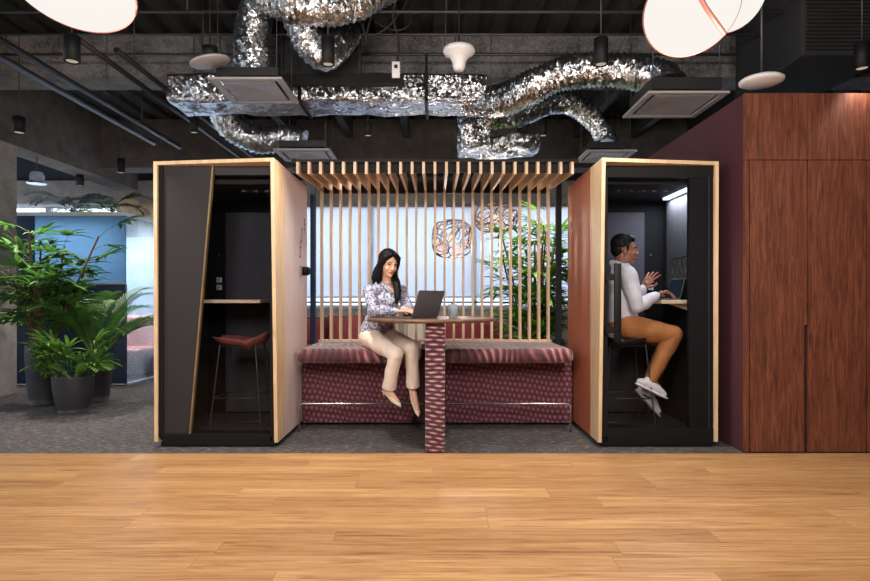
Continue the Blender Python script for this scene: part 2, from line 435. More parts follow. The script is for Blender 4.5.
# back wall with ribbon window
WZ0, WZ1 = 1.036, 2.92
w = MB(); w.box(-9, 6.5, YB, YB+.2, 0, WZ0); struct(w.build('wall_back', M['whitewall'], origin=(0,0,0)))
slab('wall_back_upper', M['navy'], (-9, 6.5, YB, YB+.2, WZ1+.42, CE+.06))
slab('trim_1', M['conc'], (-9, 6.5, YB-.12, YB+.2, WZ1, WZ1+.42))
XS = [-9, -7.1, -5.2, -3.1, -1.17, .72, 2.6, 4.5, 6.5]
for i, (a, b) in enumerate(zip(XS, XS[1:])):
    fr = MB(); t = .045
    fr.box(a, a+t, YB+.04, YB+.12, WZ0, WZ1); fr.box(b-t, b, YB+.04, YB+.12, WZ0, WZ1)
    fr.box(a+t, b-t, YB+.04, YB+.12, WZ0, WZ0+.05); fr.box(a+t, b-t, YB+.04, YB+.12, WZ1-.05, WZ1)
    wn = struct(fr.build('window_%d' % (i+1), M['frame_w'], origin=(a, YB, WZ0)))
    bx('pane', M['win_glass'], (a+t, b-t, YB+.075, YB+.085, WZ0+.05, WZ1-.05), wn)
    if a > -5.2 and b < 5:
        sh = MB(); sh.box(a+.03, b-.03, YB-.03, YB-.028, 1.24, WZ1)
        so = tag(sh.build('roller_shade', M['shade']), 'pale mesh roller shade drawn down over the window behind the slats', 'blind', 'roller shades behind the slatted screen')
        MB().rod((a+.03, YB-.03, 1.235), (b-.03, YB-.03, 1.235), .012).build('hem_bar', M['white'], so)
        MB().rod((a+.03, YB-.055, WZ1-.02), (b-.03, YB-.055, WZ1-.02), .028, 12).build('roller', M['diff'], so)
slab('trim_2', M['frame_w'], (-9, 6.5, YB-.06, YB, WZ0-.03, WZ0))
o = MB()
o.rod((-4.6, YB-.35, 1.143), (2.35, YB-.35, 1.143), .014)
for xx in (-4.5, -2.9, -1.3, .3, 1.9): o.rod((xx, YB-.35, 0), (xx, YB-.35, 1.143), .012)
tag(o.build('guard_rail', M['steel_black']), 'thin dark horizontal rail in front of the window sill', 'rail')

# concrete column, girder, beams
struct(MB().box(-6.6, -5.28, 6.6, 7.33, 0, 3.128).build('column', M['conc'], bevel=.01))
struct(MB().box(-5.66, -5.28, -6, 10.3, 3.13, CE).build('ceiling_girder', M['dconc'], origin=(0,0,0)))
struct(MB().box(-5.28, 6.5, 6.3, 6.68, 3.6, CE).build('ceiling_beam', M['spray'], origin=(0,0,0)))
struct(MB().box(-5.28, 6.5, 9.2, 9.6, 3.28, CE).build('ceiling_beam', M['dconc'], origin=(0,0,0)))
m = MB()
for k in range(9): m.box(-2.3+k*.9, -2.2+k*.9, 6.7, 9.2, CE-.3, CE)
struct(m.build('ceiling_joists', M['ceil'], origin=(0,0,0)))

# outside building
b0 = thing('office_building', (-2, 34, -30), 'pale office block with horizontal window bands seen through the shades', 'building')
bx('wall', M['facade'], (-30, 26, 34, 40, -30, 3.2), b0)
for k in range(5):
    bx('window_band', M['facade_glass'], (-30, 26, 33.9, 34, -7.2+k*2.1, -6.1+k*2.1), b0)

# ------------------------------------------------------------------ phone booths
def booth(s, xi, xo, label, side_mat):
    """s = -1 left of the lounge, +1 right; xi / xo distance of the inner and outer side"""
    name = 'phone_booth'
    r = thing(name, (s*(xi+xo)/2, 5.1, 0), label, 'phone booth')
    X = lambda a: s*a
    t = .028; zt = 2.29; zb = .045
    YIT, YIB, YOT, YOB = 4.517, 4.625, 4.635, 4.65; YF = 4.86; YE = 5.68
    # plywood surround: four boards whose front edges follow the flared mouth
    inn = MB().hexa([(X(xi), YIB, zb), (X(xi+t), YIB, zb), (X(xi+t), YIT, zt), (X(xi), YIT, zt)],
                    [(X(xi), YF, zb), (X(xi+t), YF, zb), (X(xi+t), YF, zt), (X(xi), YF, zt)])
    inn.build('surround_board', M['ply'], r)
    MB().hexa([(X(xo-t), YOB, zb), (X(xo), YOB, zb), (X(xo), YOT, zt), (X(xo-t), YOT, zt)],
              [(X(xo-t), YF, zb), (X(xo), YF, zb), (X(xo), YF, zt), (X(xo-t), YF, zt)]).build('surround_board', M['ply'], r)
    MB().hexa([(X(xi+t), YIT, zt-t), (X(xo-t), YOT, zt-t), (X(xo-t), YOT, zt), (X(xi+t), YIT, zt)],
              [(X(xi+t), YF, zt-t), (X(xo-t), YF, zt-t), (X(xo-t), YF, zt), (X(xi+t), YF, zt)]).build('surround_board', M['ply'], r)
    # shell
    MB().box(*sorted((X(xi), X(xi+t))), YF, YE, zb, zt-.003).build('side_panel', side_mat, r)
    MB().box(*sorted((X(xo-t), X(xo))), YF, YE, zb, zt).build('outer_side_panel', M['grey_panel'], r)
    MB().box(*sorted((X(xi+t), X(xo-t))), YE-.03, YE, zb, zt).build('back_panel', M['black'], r)
    MB().box(*sorted((X(xi+t), X(xo-t))), YF, YE-.03, zt-.05, zt-.004).build('roof', M['black'], r)
    MB().box(*sorted((X(xi+t), X(xo-t))), 4.70, YE-.03, zb, zb+.035).build('booth_floor', M['booth_floor'], r)
    pl = MB().box(*sorted((X(xi+.03), X(xo-.05))), 4.66, YE-.02, .012, zb); pl.build('plinth', M['steel_black'], r)
    for fx in (xi+.12, xo-.12):
        for fy in (4.72, YE-.1): MB().rod((X(fx), fy, 0), (X(fx), fy, .012), .022, 14).build('foot', M['steel_black'], r)
    # inside ceiling and linings
    MB().box(*sorted((X(xi+t), X(xo-t))), 4.8, YE-.03, 2.14, 2.18).build('inner_ceiling', M['black_matt'], r)
    MB().rbox(*sorted((X(xi+t+.05), X(2.03))), YE-.065, YE-.03, .1, 2.03, .008, 2).build('felt_panel', M['felt'], r)
    MB().box(*sorted((X(xi+t), X(xi+t+.012))), 4.8, YE-.03, .08, 2.14).build('inner_lining', M['black_matt'], r)
    MB().box(*sorted((X(xo-t-.012), X(xo-t))), 4.8, YE-.03, .08, 2.14).build('inner_lining', M['black_matt'], r)
    for k, zz in enumerate((1.377, 1.305)):
        f = MB().rbox(*sorted((X(2.075), X(2.125))), YE-.042, YE-.028, zz-.025, zz+.025, .004, 2).build('wall_socket', M['white'], r)
        f['label'] = 'white square socket plate'
        MB().rod((X(2.1), YE-.048, zz), (X(2.1), YE-.04, zz), .014, 16).build('socket_face', M['diff'], f)
    MB().rod((X(2.1), YE-.04, 1.62), (X(2.1), YE-.03, 1.62), .008, 12).build('sensor', M['chrome'], r)
    return r, X, t, zt, zb

# left booth
BL, X, t, zt, zb = booth(-1, 1.254, 2.251, 'phone booth on the left with slanted charcoal front panel and empty stool', M['pink'])
MB().box(-2.223, -2.185, 4.662, 4.80, .08, 2.262).build('door_jamb', M['steel_black'], BL)
MB().box(-1.325, -1.282, 4.662, 4.80, .08, 2.262).build('door_jamb', M['steel_black'], BL)
MB().box(-2.185, -1.325, 4.662, 4.80, .045, .105).build('threshold', M['steel_black'], BL)
MB().box(P(212.5, 0, 4.68).x+.02, -1.325, 4.675, 4.80, 2.19, 2.262).build('door_header', M['grey_panel'], BL)
def xs(z): return P(212.5, 0, 4.68).x+(P(189.5, 0, 4.68).x-P(212.5, 0, 4.68).x)*(2.262-z)/(2.262-.105)
MB().prism([(-2.185, .105), (xs(.105), .105), (xs(2.262), 2.262), (-2.185, 2.262)], 4.675, 4.70).build('front_panel', M['grey_panel'], BL)
MB().prism([(xs(.105), .105), (xs(.105)+.012, .105), (xs(2.262)+.012, 2.262), (xs(2.262), 2.262)], 4.668, 4.71).build('edge_strip', M['brass'], BL)
MB().prism([(xs(.105)+.012, .105), (-1.325, .105), (-1.325, 2.19), (xs(2.19)+.012, 2.19)], 4.690, 4.698).build('glass_pane', M['glass'], BL)
MB().box(-2.2, -1.5, 4.98, 5.6, 1.155, 1.185).build('desk_board', M['desk'], BL, bevel=.006)
MB().box(-2.2, -2.1, 5.05, 5.5, 1.12, 1.155).build('desk_bracket', M['steel_black'], BL)
# print and door holder on the pale side wall
random.seed(4)
for (px, y0, y1) in ((300.2, 238, 258), (301.9, 228, 244), (304.6, 219, 233)):
    mk = MB(); Yc = 1.254*F/(435-px); ph = y0
    while ph < y1:
        h = random.uniform(1.0, 2.4); z1 = HC+(300-ph)*Yc/F; z0 = HC+(300-min(ph+h, y1))*Yc/F
        wv = random.uniform(.012, .034); jy = random.uniform(-.012, .012)
        mk.box(-1.2536, -1.2525, Yc-wv+jy, Yc+wv*.5+jy, z0+.003, z1); ph += h+random.uniform(.3, .8)
    mk.build('printed_line', M['ink'], BL)
MB().rod((-1.254, 5.48, 1.455), (-1.20, 5.48, 1.455), .042, 20).rod((-1.20, 5.48, 1.455), (-1.185, 5.48, 1.455), .035, 20).build('round_knob', M['steel_black'], BL)
MB().box(-1.254, -1.24, 5.34, 5.41, 1.40, 1.50).build('cover_plate', M['diff'], BL)

# right booth
BR, X, t, zt, zb = booth(1, 1.301, 2.268, 'phone booth on the right where the man in white works', M['terra'])
MB().box(1.329, 1.388, 4.662, 4.80, .08, 2.262).build('door_jamb', M['steel_black'], BR)
MB().box(1.388, 2.24, 4.662, 4.80, .045, .15).build('threshold', M['steel_black'], BR)
MB().box(1.388, 2.24, 4.662, 4.80, 2.17, 2.262).build('door_header', M['steel_black'], BR)
MB().box(2.05, 2.24, 4.668, 4.72, .15, 2.17).build('front_panel', M['black'], BR)
MB().box(2.20, 2.206, 4.662, 4.669, .15, 2.17).build('edge_strip', M['conduit'], BR)
dr = MB().box(1.388, 2.05, 4.690, 4.698, .155, 2.165).build('glass_door', M['glass'], BR)
hd = MB().rbox(1.430, 1.485, 4.615, 4.645, .85, 1.475, .006, 2); hd.build('door_handle', M['steel_black'], dr)
for z_ in (1.34, .915): MB().box(1.36, 1.432, 4.622, 4.690, z_, z_+.05).build('handle_bracket', M['steel_black'], dr)
MB().box(1.90, 2.226, 4.86, 5.55, 1.15, 1.183).build('desk_board', M['desk'], BR, bevel=.006)
MB().prism([(2.226, 1.15), (2.226, 1.07), (2.0, 1.15)], 4.95, 5.0).build('desk_bracket', M['desk'], BR)
MB().box(2.196, 2.226, 4.86, 5.50, 1.30, 2.12).build('felt_panel', M['felt'], BR)
MB().box(2.14, 2.19, 4.86, 5.45, 2.12, 2.14).build('light_panel', M['led'], BR)
scr = thing('wall_screen', (2.19, 5.08, 1.4), 'dark framed picture of a city skyline on the inside wall of the right phone booth', 'picture')
MB().box(2.17, 2.196, 4.90, 5.32, 1.345, 1.56).build('frame', M['steel_black'], scr)
t_ = NT('skyline_picture'); vv = t_.coords((1, 55, 14)); n1 = t_.noise(vv, 1, 3, .7)
t_.bsdf(t_.ramp(n1, [(.4, (20,24,22)), (.52, (66,74,64)), (.66, (136,140,120))]), .5)
MB().box(2.165, 2.17, 4.91, 5.31, 1.355, 1.55).build('picture_face', t_.m, scr)

# bar stools
def stool():
    r = thing('bar_stool', (0,0,0), 'empty bar stool with brick red seat inside the left phone booth', 'bar stool', None)
    t = bmesh.new(); nx, ny = 22, 14; vs = []
    def prof(u):           # u 0 front .. 1 back tip
        return -.215+.47*u, (-.012+.02*math.cos(u*PI) if u < .55 else -.032+.085*((u-.55)/.45)**1.3)
    for lay in (0, 1):
        g = []
        for i in range(nx+1):
            u = i/nx; xx, zz = prof(u)
            wd = .195*(1-(abs(u-.5)*2)**4*.35)*(.82 if u > .8 else 1)
            row = []
            for j in range(ny+1):
                v = -1+2*j/ny
                th = .06*(1-abs(v)**3)*(1-(abs(2*u-1))**5)
                dish = .02*v*v
                row.append(t.verts.new((xx, v*wd, .845+zz+dish+(0 if lay == 0 else -th-.004))))
            g.append(row)
        vs.append(g)
    for lay, g in enumerate(vs):
        for i in range(nx):
            for j in range(ny):
                q = (g[i][j], g[i+1][j], g[i+1][j+1], g[i][j+1]); f = t.faces.new(q if lay == 0 else q[::-1]); f.smooth = True
    a, b = vs
    for i in range(nx):
        for j in (0, ny): t.faces.new((a[i][j], b[i][j], b[i+1][j], a[i+1][j]))
    for j in range(ny):
        for i in (0, nx): t.faces.new((a[i][j], a[i][j+1], b[i][j+1], b[i][j]))
    mb = MB(); mb.add(t); mb.build('seat', M['stoolseat'], r)
    R = .0065
    for sy in (-1, 1):
        for sx in (-1, 1):
            MB().tube([(sx*.15, sy*.13, .80), (sx*.215, sy*.19, .085)], R, 8).build('leg', M['conduit'], r)
        MB().rod((-.215, sy*.19, .086), (.215, sy*.19, .086), R).build('floor_runner', M['conduit'], r)
    z = .36; k = (.80-z)/.715; fx = .15+.065*k; fy = .13+.06*k
    MB().rod((-fx, -fy, z), (-fx, fy, z), R).rod((-fx, -fy, z), (fx, -fy, z), R).rod((-fx, fy, z), (fx, fy, z), R).build('foot_rest', M['conduit'], r)
    MB().box(-.15, .15, -.13, .13, .792, .802).build('seat_plate', M['steel_black'], r)
    return r
S1 = stool(); S1.location = (-1.665, 5.02, 0)
S2 = copy_tree(S1, (1.62, 5.0, 0), PI, 'bar stool under the man inside the right phone booth')

for ch in S2.children:
    if ch.name.startswith('seat') and not ch.name.startswith('seat_plate'):
        ch.data = ch.data.copy(); ch.data.materials[0] = M['keys']; ch['label'] = 'black seat'

# ------------------------------------------------------------------ slatted canopy and screen
NS = 25; X0 = -1.174; DX = 2.348/24
sc = thing('slatted_screen', (0, 6.0, .752), 'tall oak slat screen bending forward into a canopy over the bench', 'screen')
for k in range(NS):
    xx = X0+DX*k
    MB().prism_yz([(4.95, 2.258), (4.95, 2.362), (6.06, 2.44), (6.06, .770), (5.985, .770), (5.985, 2.31)], xx-.0115, xx+.0115).build('slat', M['slat'], sc)
m = MB()
for k in range(NS-1): m.box(X0+DX*k+.0115, X0+DX*(k+1)-.0115, 5.02, 5.05, 2.29, 2.36)
m.box(-1.2, 1.2, 4.99, 5.07, 2.366, 2.392)
m.build('front_rail', M['black_matt'], sc)
MB().box(-1.2, 1.2, 6.06, 6.10, 2.30, 2.47).build('rear_rail', M['black_matt'], sc)
MB().box(-1.2, 1.2, 5.97, 6.08, .752, .770).build('bottom_rail', M['slat'], sc)
for x_ in (-1.235, 1.195): MB().box(x_, x_+.04, 4.99, 6.1, 2.36, 2.40).build('side_rail', M['black_matt'], sc)
tag(MB().box(-1.28, -1.228, 5.95, 6.0, 0, 2.42).build('steel_post', M['navyp']), 'slim navy upright post at the left end of the slats', 'post')
tag(MB().box(1.245, 1.30, 5.95, 6.0, 0, 2.42).build('steel_post', M['black_matt']), 'slim black upright post at the right end of the slats', 'post')

# ------------------------------------------------------------------ bench
bn = thing('upholstered_bench', (0, 5.6, 0), 'high maroon bench with pleated seats and woven velvet base between the booths', 'bench')
MB().box(-1.245, -.2, 5.45, 6.1, .03, .62).build('base_panel', M['scales'], bn)
MB().box(.1, 1.285, 5.45, 6.1, .03, .62).build('base_panel', M['scales'], bn)
MB().box(-.2, .1, 5.47, 6.1, .03, .72).build('centre_block', M['dmaroon'], bn)
MB().rbox(-1.225, -.13, 5.10, 6.1, .622, .752, .05, 6).build('seat', M['pleats'], bn)
MB().rbox(.075, 1.225, 5.10, 6.1, .622, .752, .05, 6).build('seat', M['pleats'], bn)
MB().box(-1.22, 1.24, 5.5, 6.08, 0, .03).build('kick_plate', M['black_matt'], bn)
fr = MB().tube([(-1.215, 5.2, 0), (-1.215, 5.2, .22), (-1.205, 5.2, .243), (-1.18, 5.2, .252), (-.10, 5.2, .252)], .010, 10, caps=False)
fr.build('foot_rail', M['chrome'], bn)['label'] = 'thin chrome foot rail'
fr = MB().tube([(1.215, 5.2, 0), (1.215, 5.2, .22), (1.205, 5.2, .243), (1.18, 5.2, .252), (.10, 5.2, .252)], .010, 10, caps=False)
fr.build('foot_rail', M['chrome'], bn)['label'] = 'thin chrome foot rail'

# table
tb = thing('bar_table', (0, 4.9, 0), 'round walnut bar table on one thick woven velvet leg', 'table')
pr = []
for r_, z_ in ((.50, 1.0), (.53, 1.004), (.54, 1.012), (.54, 1.024), (.534, 1.03), (.50, 1.032)): pr.append((r_, z_))
MB().lathe((-.03, 4.95, 0), pr, 72).build('tabletop', M['table'], tb)
MB().rbox(-.076, .078, 4.465, 5.098, .004, 1.0, .022, 4).build('leg', M['legfab'], tb)

# laptop on the table: hinge line, lid leaning back, screen towards the woman
def laptop(root, hinge, ang, w=.31, d=.215, lean=18, screen='keys'):
    R = Matrix.Rotation(ang, 3, 'Z')          # local: x along the hinge, +y away from the user
    def W(p): return V(hinge)+R @ V(p)
    def boxl(nm, m, x0, x1, y0, y1, z0, z1, rot=None, par=root):
        t = MB().rbox(x0, x1, y0, y1, z0, z1, min(.003, (z1-z0)*.45), 2)
        for v in t.b.verts:
            if rot: v.co = rot @ v.co
            v.co = W(v.co)
        return t.build(nm, m, par)
    boxl('keyboard_base', M['laptop'], -w/2, w/2, -d, 0, .001, .014)
    boxl('keys', M['keys'], -w/2+.02, w/2-.02, -d*.62, -.02, .0135, .0155)
    boxl('touchpad', M['keys'], -.05, .05, -d*.95, -d*.66, .0135, .0145)
    L = Matrix.Translation((0, 0, .012)) @ Matrix.Rotation(-math.radians(lean), 4, 'X')
    lid = boxl('lid', M['laptop'], -w/2, w/2, 0, .007, 0, d*1.02, L)
    boxl('display', M[screen], -w/2+.012, w/2-.012, -.0015, .0005, .012, d-.008, L)
lp = thing('laptop', (-.06, 4.80, 1.032), 'open dark grey laptop on the round table in front of the woman', 'laptop')
laptop(lp, (-.085, 4.74, 1.032), math.radians(-129), .33, .225, 20)
cup = thing('drinking_glass', (.15, 4.85, 1.032), 'clear tumbler on the round table beside the laptop', 'glass')
MB().lathe((.15, 4.85, 1.032), [(.001, 0), (.034, .001), (.038, .012), (.040, .118), (.037, .118), (.034, .016), (.001, .014)], 28).build('tumbler', M['tumbler'], cup)
MB().lathe((.15, 4.85, 1.048), [(.001, 0), (.033, .0), (.035, .05), (.001, .05)], 28).build('water', M['tumbler'], cup)
lp2 = thing('laptop', (2.05, 5.1, 1.183), 'open dark laptop on the desk in front of the man', 'laptop')
laptop(lp2, (2.09, 5.1, 1.183), math.radians(-90), .30, .18, 14, 'screen')

# ------------------------------------------------------------------ walnut cabinets and maroon wall
XC = 2.394; YC = 4.48
slab('wall_right_maroon', M['maroon'], (XC, 4.9, YC+.03, 6.8, 0, 2.78))
def pxx(px): return (px-435)*YC/F
zs = HC+140*YC/F
cb = thing('wardrobe', (3.3, YC, 0), 'tall walnut veneer storage wall with tall doors and recessed pull on the right', 'cabinet')
MB().box(XC, 4.9, YC-.0, YC+.028, zs+.003, 2.78).build('upper_panel', M['walnut'], cb)
MB().box(XC, pxx(749), YC, YC+.028, .01, zs-.003).build('stile', M['walnut'], cb)
edges = [749.6, 807.6, 866.6, 925, 984]
for i, (a, b) in enumerate(zip(edges, edges[1:])):
    x0, x1 = pxx(a)+.004, pxx(b)-.004
    notch = .022; hz = HC-25*YC/F
    if i % 2 == 0: pts = [(x0, .01), (x1-notch, .01), (x1-notch, hz), (x1, hz), (x1, zs-.003), (x0, zs-.003)]
    else: pts = [(x0, .01), (x1, .01), (x1, zs-.003), (x0, zs-.003)]
    d = MB().prism(pts, YC, YC+.024).build('door', M['walnut'], cb)
    if i % 2 == 0: MB().box(x1-notch+.001, x1-.001, YC+.018, YC+.026, .01, hz-.001).build('recessed_pull', M['walnut_dark'], d)
MB().box(XC, 4.9, YC+.02, YC+.03, 0, .02).build('plinth', M['walnut_dark'], cb)

# ------------------------------------------------------------------ lounge beyond the screen
sf = thing('lounge_sofa', (-1.2, 7.4, 0), 'maroon sofa with low back behind the slats on the left', 'sofa')
MB().rbox(-2.0, -.72, 7.0, 7.75, .15, .62, .06).build('seat', M['sofa'], sf)
MB().rbox(-2.0, -.72, 7.70, 7.92, .15, .95, .06).build('backrest', M['sofa'], sf)
MB().rbox(-2.18, -1.98, 7.0, 7.92, .15, .80, .05).build('armrest', M['sofa'], sf)
for lx in (-2.08, -.80):
    for ly in (7.08, 7.84): MB().rod((lx, ly, 0), (lx, ly, .16), .018, 12).build('leg', M['steel_black'], sf)
sf = thing('lounge_sofa', (.5, 7.4, 0), 'maroon sofa with low back behind the slats, right of the table leg', 'sofa')
MB().rbox(.02, .92, 7.0, 7.75, .15, .68, .06).build('seat', M['cushion'], sf)
MB().rbox(.02, .92, 7.70, 7.92, .15, .90, .06).build('backrest', M['sofa'], sf)
for lx in (.1, .84):
    for ly in (7.08, 7.84): MB().rod((lx, ly, 0), (lx, ly, .16), .018, 12).build('leg', M['steel_black'], sf)
def cushion(c, w, h, tilt, lab, m):
    t = bmesh.new(); bmesh.ops.create_grid(t, x_segments=14, y_segments=14, size=1)
    top = [v.co.copy() for v in t.verts]; mb = MB(); R = Matrix.Rotation(tilt, 4, 'X')
    t.free()
    for sgn in (1, -1):
        t = bmesh.new(); bmesh.ops.create_grid(t, x_segments=14, y_segments=14, size=1)
        for v in t.verts:
            x_, y_ = v.co.x, v.co.y; e = max(0, (1-x_**4)*(1-y_**4))**.6
            pin = 1+.08*abs(x_)*abs(y_)-.05
            v.co = V((x_*w/2*pin, sgn*.075*e, y_*h/2*pin))
        for f in t.faces: f.smooth = True
        mb.add(t, Matrix.Translation(c) @ R)
    bmesh.ops.remove_doubles(mb.b, verts=mb.b.verts, dist=.0005)
    return tag(mb.build('cushion', m), lab, 'cushion')
cushion((-1.16, 7.56, .78), .46, .40, -.15, 'dusty red cushion leaning on the left sofa nearest the woman', M['cushion'])
cushion((-1.66, 7.56, .76), .40, .36, -.15, 'darker red cushion by the armrest of the left sofa', M['sofa'])
tt = thing('coffee_table', (1.18, 7.3, 0), 'tan topped low table behind the slats near the palm', 'table')
MB().lathe((1.18, 7.3, 0), [(.22, .655), (.235, .66), (.235, .68), (.22, .685)], 40).build('tabletop', M['slat'], tt)
MB().rod((1.18, 7.3, .02), (1.18, 7.3, .66), .025, 14).build('stem', M['steel_black'], tt)
MB().lathe((1.18, 7.3, 0), [(.17, 0), (.17, .012), (.03, .022)], 32).build('base', M['steel_black'], tt)
ps = thing('column_casing', (-.02, 8.2, 0), 'cream rounded casing standing behind the table leg', 'casing')
MB().rbox(-.42, -.16, 7.95, 8.25, 0, .98, .03).build('body', M['whitewall'], ps)

# woven pendants
def woven(c, rx, rz, seed, label):
    r = thing('woven_pendant', (c[0], c[1], c[2]-rz), label, 'pendant lamp', 'woven pendant lamps')
    rnd = random.Random(seed); mb = MB()
    def S(d):
        d = d.normalized(); k = (abs(d.x)**3+abs(d.y)**3+abs(d.z)**3)**(-1/3)
        q = d*k; return V((c[0]+q.x*rx, c[1]+q.y*rx, c[2]+q.z*rz))
    for k in range(60):
        ax = V((rnd.gauss(0,1), rnd.gauss(0,1), rnd.gauss(0,.8))).normalized()
        a = ax.orthogonal().normalized(); b = ax.cross(a); op = rnd.uniform(.15, .75); pts = []
        st = rnd.uniform(0, 6); ln = rnd.uniform(4.2, 6.28)
        for i in range(23):
            th = st+ln*i/22; d = ax*math.cos(op)+(a*math.cos(th)+b*math.sin(th)*(.55+.2*math.sin(k)))*math.sin(op); pts.append(S(d))
        mb.tube(pts, .0055, 6)
    mb.build('shade', M['wicker'], r)
    MB().rod((c[0], c[1], c[2]+.06), (c[0], c[1], CE), .004, 6).build('cord', M['steel_black'], r)
    MB().ell((c[0], c[1], c[2]), (.04, .04, .05)).build('bulb', M['bulb'], r)
    ld = bpy.data.lights.new('bulb_light', 'POINT'); ld.energy = 30; ld.color = (1, .9, .78); ld.shadow_soft_size = .06
    lo = bpy.data.objects.new('bulb_source', ld); col.objects.link(lo); lo.location = (c[0], c[1], c[2]-.1)
p = P(452, 239, 7.3); woven(p, .25, .235, 2, 'large round woven wire pendant hanging lower, right of the woman')
p = P(496, 218, 7.9); woven(p, .285, .19, 5, 'flatter woven wire pendant higher up, in front of the green palm')

# ------------------------------------------------------------------ plants
def strap(mb, base, d, length, width, droop, seg=4, up=V((0,0,1))):
    """one pointed leaflet, gently folded along its midrib"""
    d = d.normalized(); side = d.cross(up)
    if side.length < .1: side = V((1,0,0))
    side.normalize(); p = V(base); L = []; step = length/seg
    for i in range(seg+1):
        f = i/seg; w = width*(math.sin(PI*min(1, f*.85+.12)))**.8*(1 if i < seg else .08)
        nrm = side.cross(d)
        L.append((p+side*w/2+nrm*w*.18, p.copy(), p-side*w/2+nrm*w*.18))
        d = (d+V((0,0,-droop))*(.5+f)).normalized(); p = p+d*step
    vs = [[mb.b.verts.new(q) for q in r] for r in L]
    for a, b in zip(vs, vs[1:]):
        for j in (0, 1):
            f = mb.b.faces.new((a[j], a[j+1], b[j+1], b[j])); f.smooth = True
def fan(mb, st, base, d, size, n, rnd, tilt=.4):
    """rhapis fan leaf: a stalk and n straps"""
    d = d.normalized(); hub = V(base)+d*size*.75+V((0,0,size*.1))
    st.tube([base, (V(base)+hub)/2+V((0,0,.02)), hub], .003, 5, caps=False)
    side = d.cross(V((0,0,1))); side = side.normalized() if side.length > .1 else V((1,0,0))
    for k in range(n):
        a = (k/(n-1)-.5)*2.6
        dd = d*math.cos(a)+side*math.sin(a)+V((0,0,rnd.uniform(-.1,.25)))
        strap(mb, hub, dd, size*rnd.uniform(.75,1.05), size*.155, .13+rnd.uniform(0,.08))
def frond(mb, st, base, d, length, n, rnd, lw=.022, ll=.22, droop=.09):
    d = d.normalized(); p = V(base); pts = [p.copy()]; ds = [d.copy()]
    for i in range(14):
        d = (d+V((0,0,-droop*(.3+i/9)))).normalized(); p = p+d*length/14; pts.append(p.copy()); ds.append(d.copy())
    st.tube(pts, [.006-.0045*i/14 for i in range(15)], 5, caps=False)
    for k in range(n):
        f = .22+.78*k/n; i = min(13, int(f*14)); q = pts[i].lerp(pts[i+1], f*14-i); dd = ds[i]
        side = dd.cross(V((0,0,1))).normalized(); l = ll*math.sin(PI*(.12+.8*(k/n)))**.6*rnd.uniform(.85,1.1)
        for sgn in (1, -1): strap(mb, q, dd*.75+side*sgn*.75+V((0,0,.22)), l, lw, .16, 3)
def pot(r, c, rt, rb, h):
    pr = [(rb*.9, 0), (rb, .01)]
    for i in range(9): f = i/8; pr.append((rb+(rt-rb)*math.sin(f*PI/2)**.9, .01+f*(h-.02)))
    pr += [(rt*1.0, h), (rt*.93, h), (rt*.9, h-.05), (.01, h-.05)]
    o = MB().lathe(c, pr, 40).build('pot', M['pot'], r)
    MB().lathe((c[0], c[1], c[2]+h-.055), [(rt*.88, 0), (rt*.86, .012), (.01, .02)], 24).build('soil', M['soil'], r)
rnd = random.Random(11)
# tall rhapis
c = P(43, 0, 6.55); c.z = 0
r = thing('potted_palm', c, 'tall broad-leaved lady palm in ribbed charcoal pot at left by the column', 'plant', None)
pot(r, c, .175, .13, .68)
mb, st, cn = MB(), MB(), MB()
for k in range(16):
    a = rnd.uniform(0, 6.28); rr = rnd.uniform(.02, .12); b = c+V((math.cos(a)*rr, math.sin(a)*rr, .62))
    H = rnd.uniform(.55, 1.35); lean = V((math.cos(a)*.30+rnd.uniform(-.12,.22), math.sin(a)*.22, 0))
    top = b+lean*H+V((0,0,H)); cn.tube([b, (b+top)/2-lean*.06, top], .011, 7)
    for q in range(8):
        f = .2+.8*q/7; pp = b.lerp(top, f); az = rnd.uniform(0, 6.28)
        fan(mb, st, pp, V((math.cos(az), math.sin(az)*.8, rnd.uniform(.1, .9))), rnd.uniform(.24, .38), rnd.choice((6,7,8)), rnd)
mb.build('foliage', M['leaf'], r); st.build('leaf_stalks', M['stemg'], r); cn.build('canes', M['stem'], r)
# areca
c = P(97, 0, 6.8); c.z = 0
r = thing('potted_palm', c, 'feathery areca palm in charcoal pot, nearest the left phone booth', 'plant')
pot(r, c, .165, .125, .55)
mb, st = MB(), MB()
for k in range(26):
    a = rnd.uniform(0, 6.28); b = c+V((math.cos(a)*.05, math.sin(a)*.05, .5))
    frond(mb, st, b, V((math.cos(a)*.6+.12, math.sin(a)*.5, rnd.uniform(.9,1.7))), rnd.uniform(.8,1.2), 30, rnd, .017, .19, .125)
mb.build('foliage', M['leaf'], r); st.build('leaf_stalks', M['stemg'], r)
# small fern-like
c = P(73, 0, 6.12); c.z = 0
r = thing('potted_plant', c, 'low bushy parlour palm in short rounded charcoal pot, front of the group', 'plant')
pot(r, c, .195, .135, .385)
mb, st = MB(), MB()
for k in range(40):
    a = rnd.uniform(0, 6.28); b = c+V((math.cos(a)*.09, math.sin(a)*.09, .33))
    fan(mb, st, b+V((math.cos(a)*.05, math.sin(a)*.05, rnd.uniform(0,.28))), V((math.cos(a), math.sin(a), rnd.uniform(.3,1.6))), rnd.uniform(.15,.24), 7, rnd)
for k in range(8):
    a = rnd.uniform(0, 6.28); frond(mb, st, c+V((0,0,.33)), V((math.cos(a), math.sin(a), 1.0)), .5, 13, rnd, .024, .13, .1)
mb.build('foliage', M['leaf2'], r); st.build('leaf_stalks', M['stemg'], r)
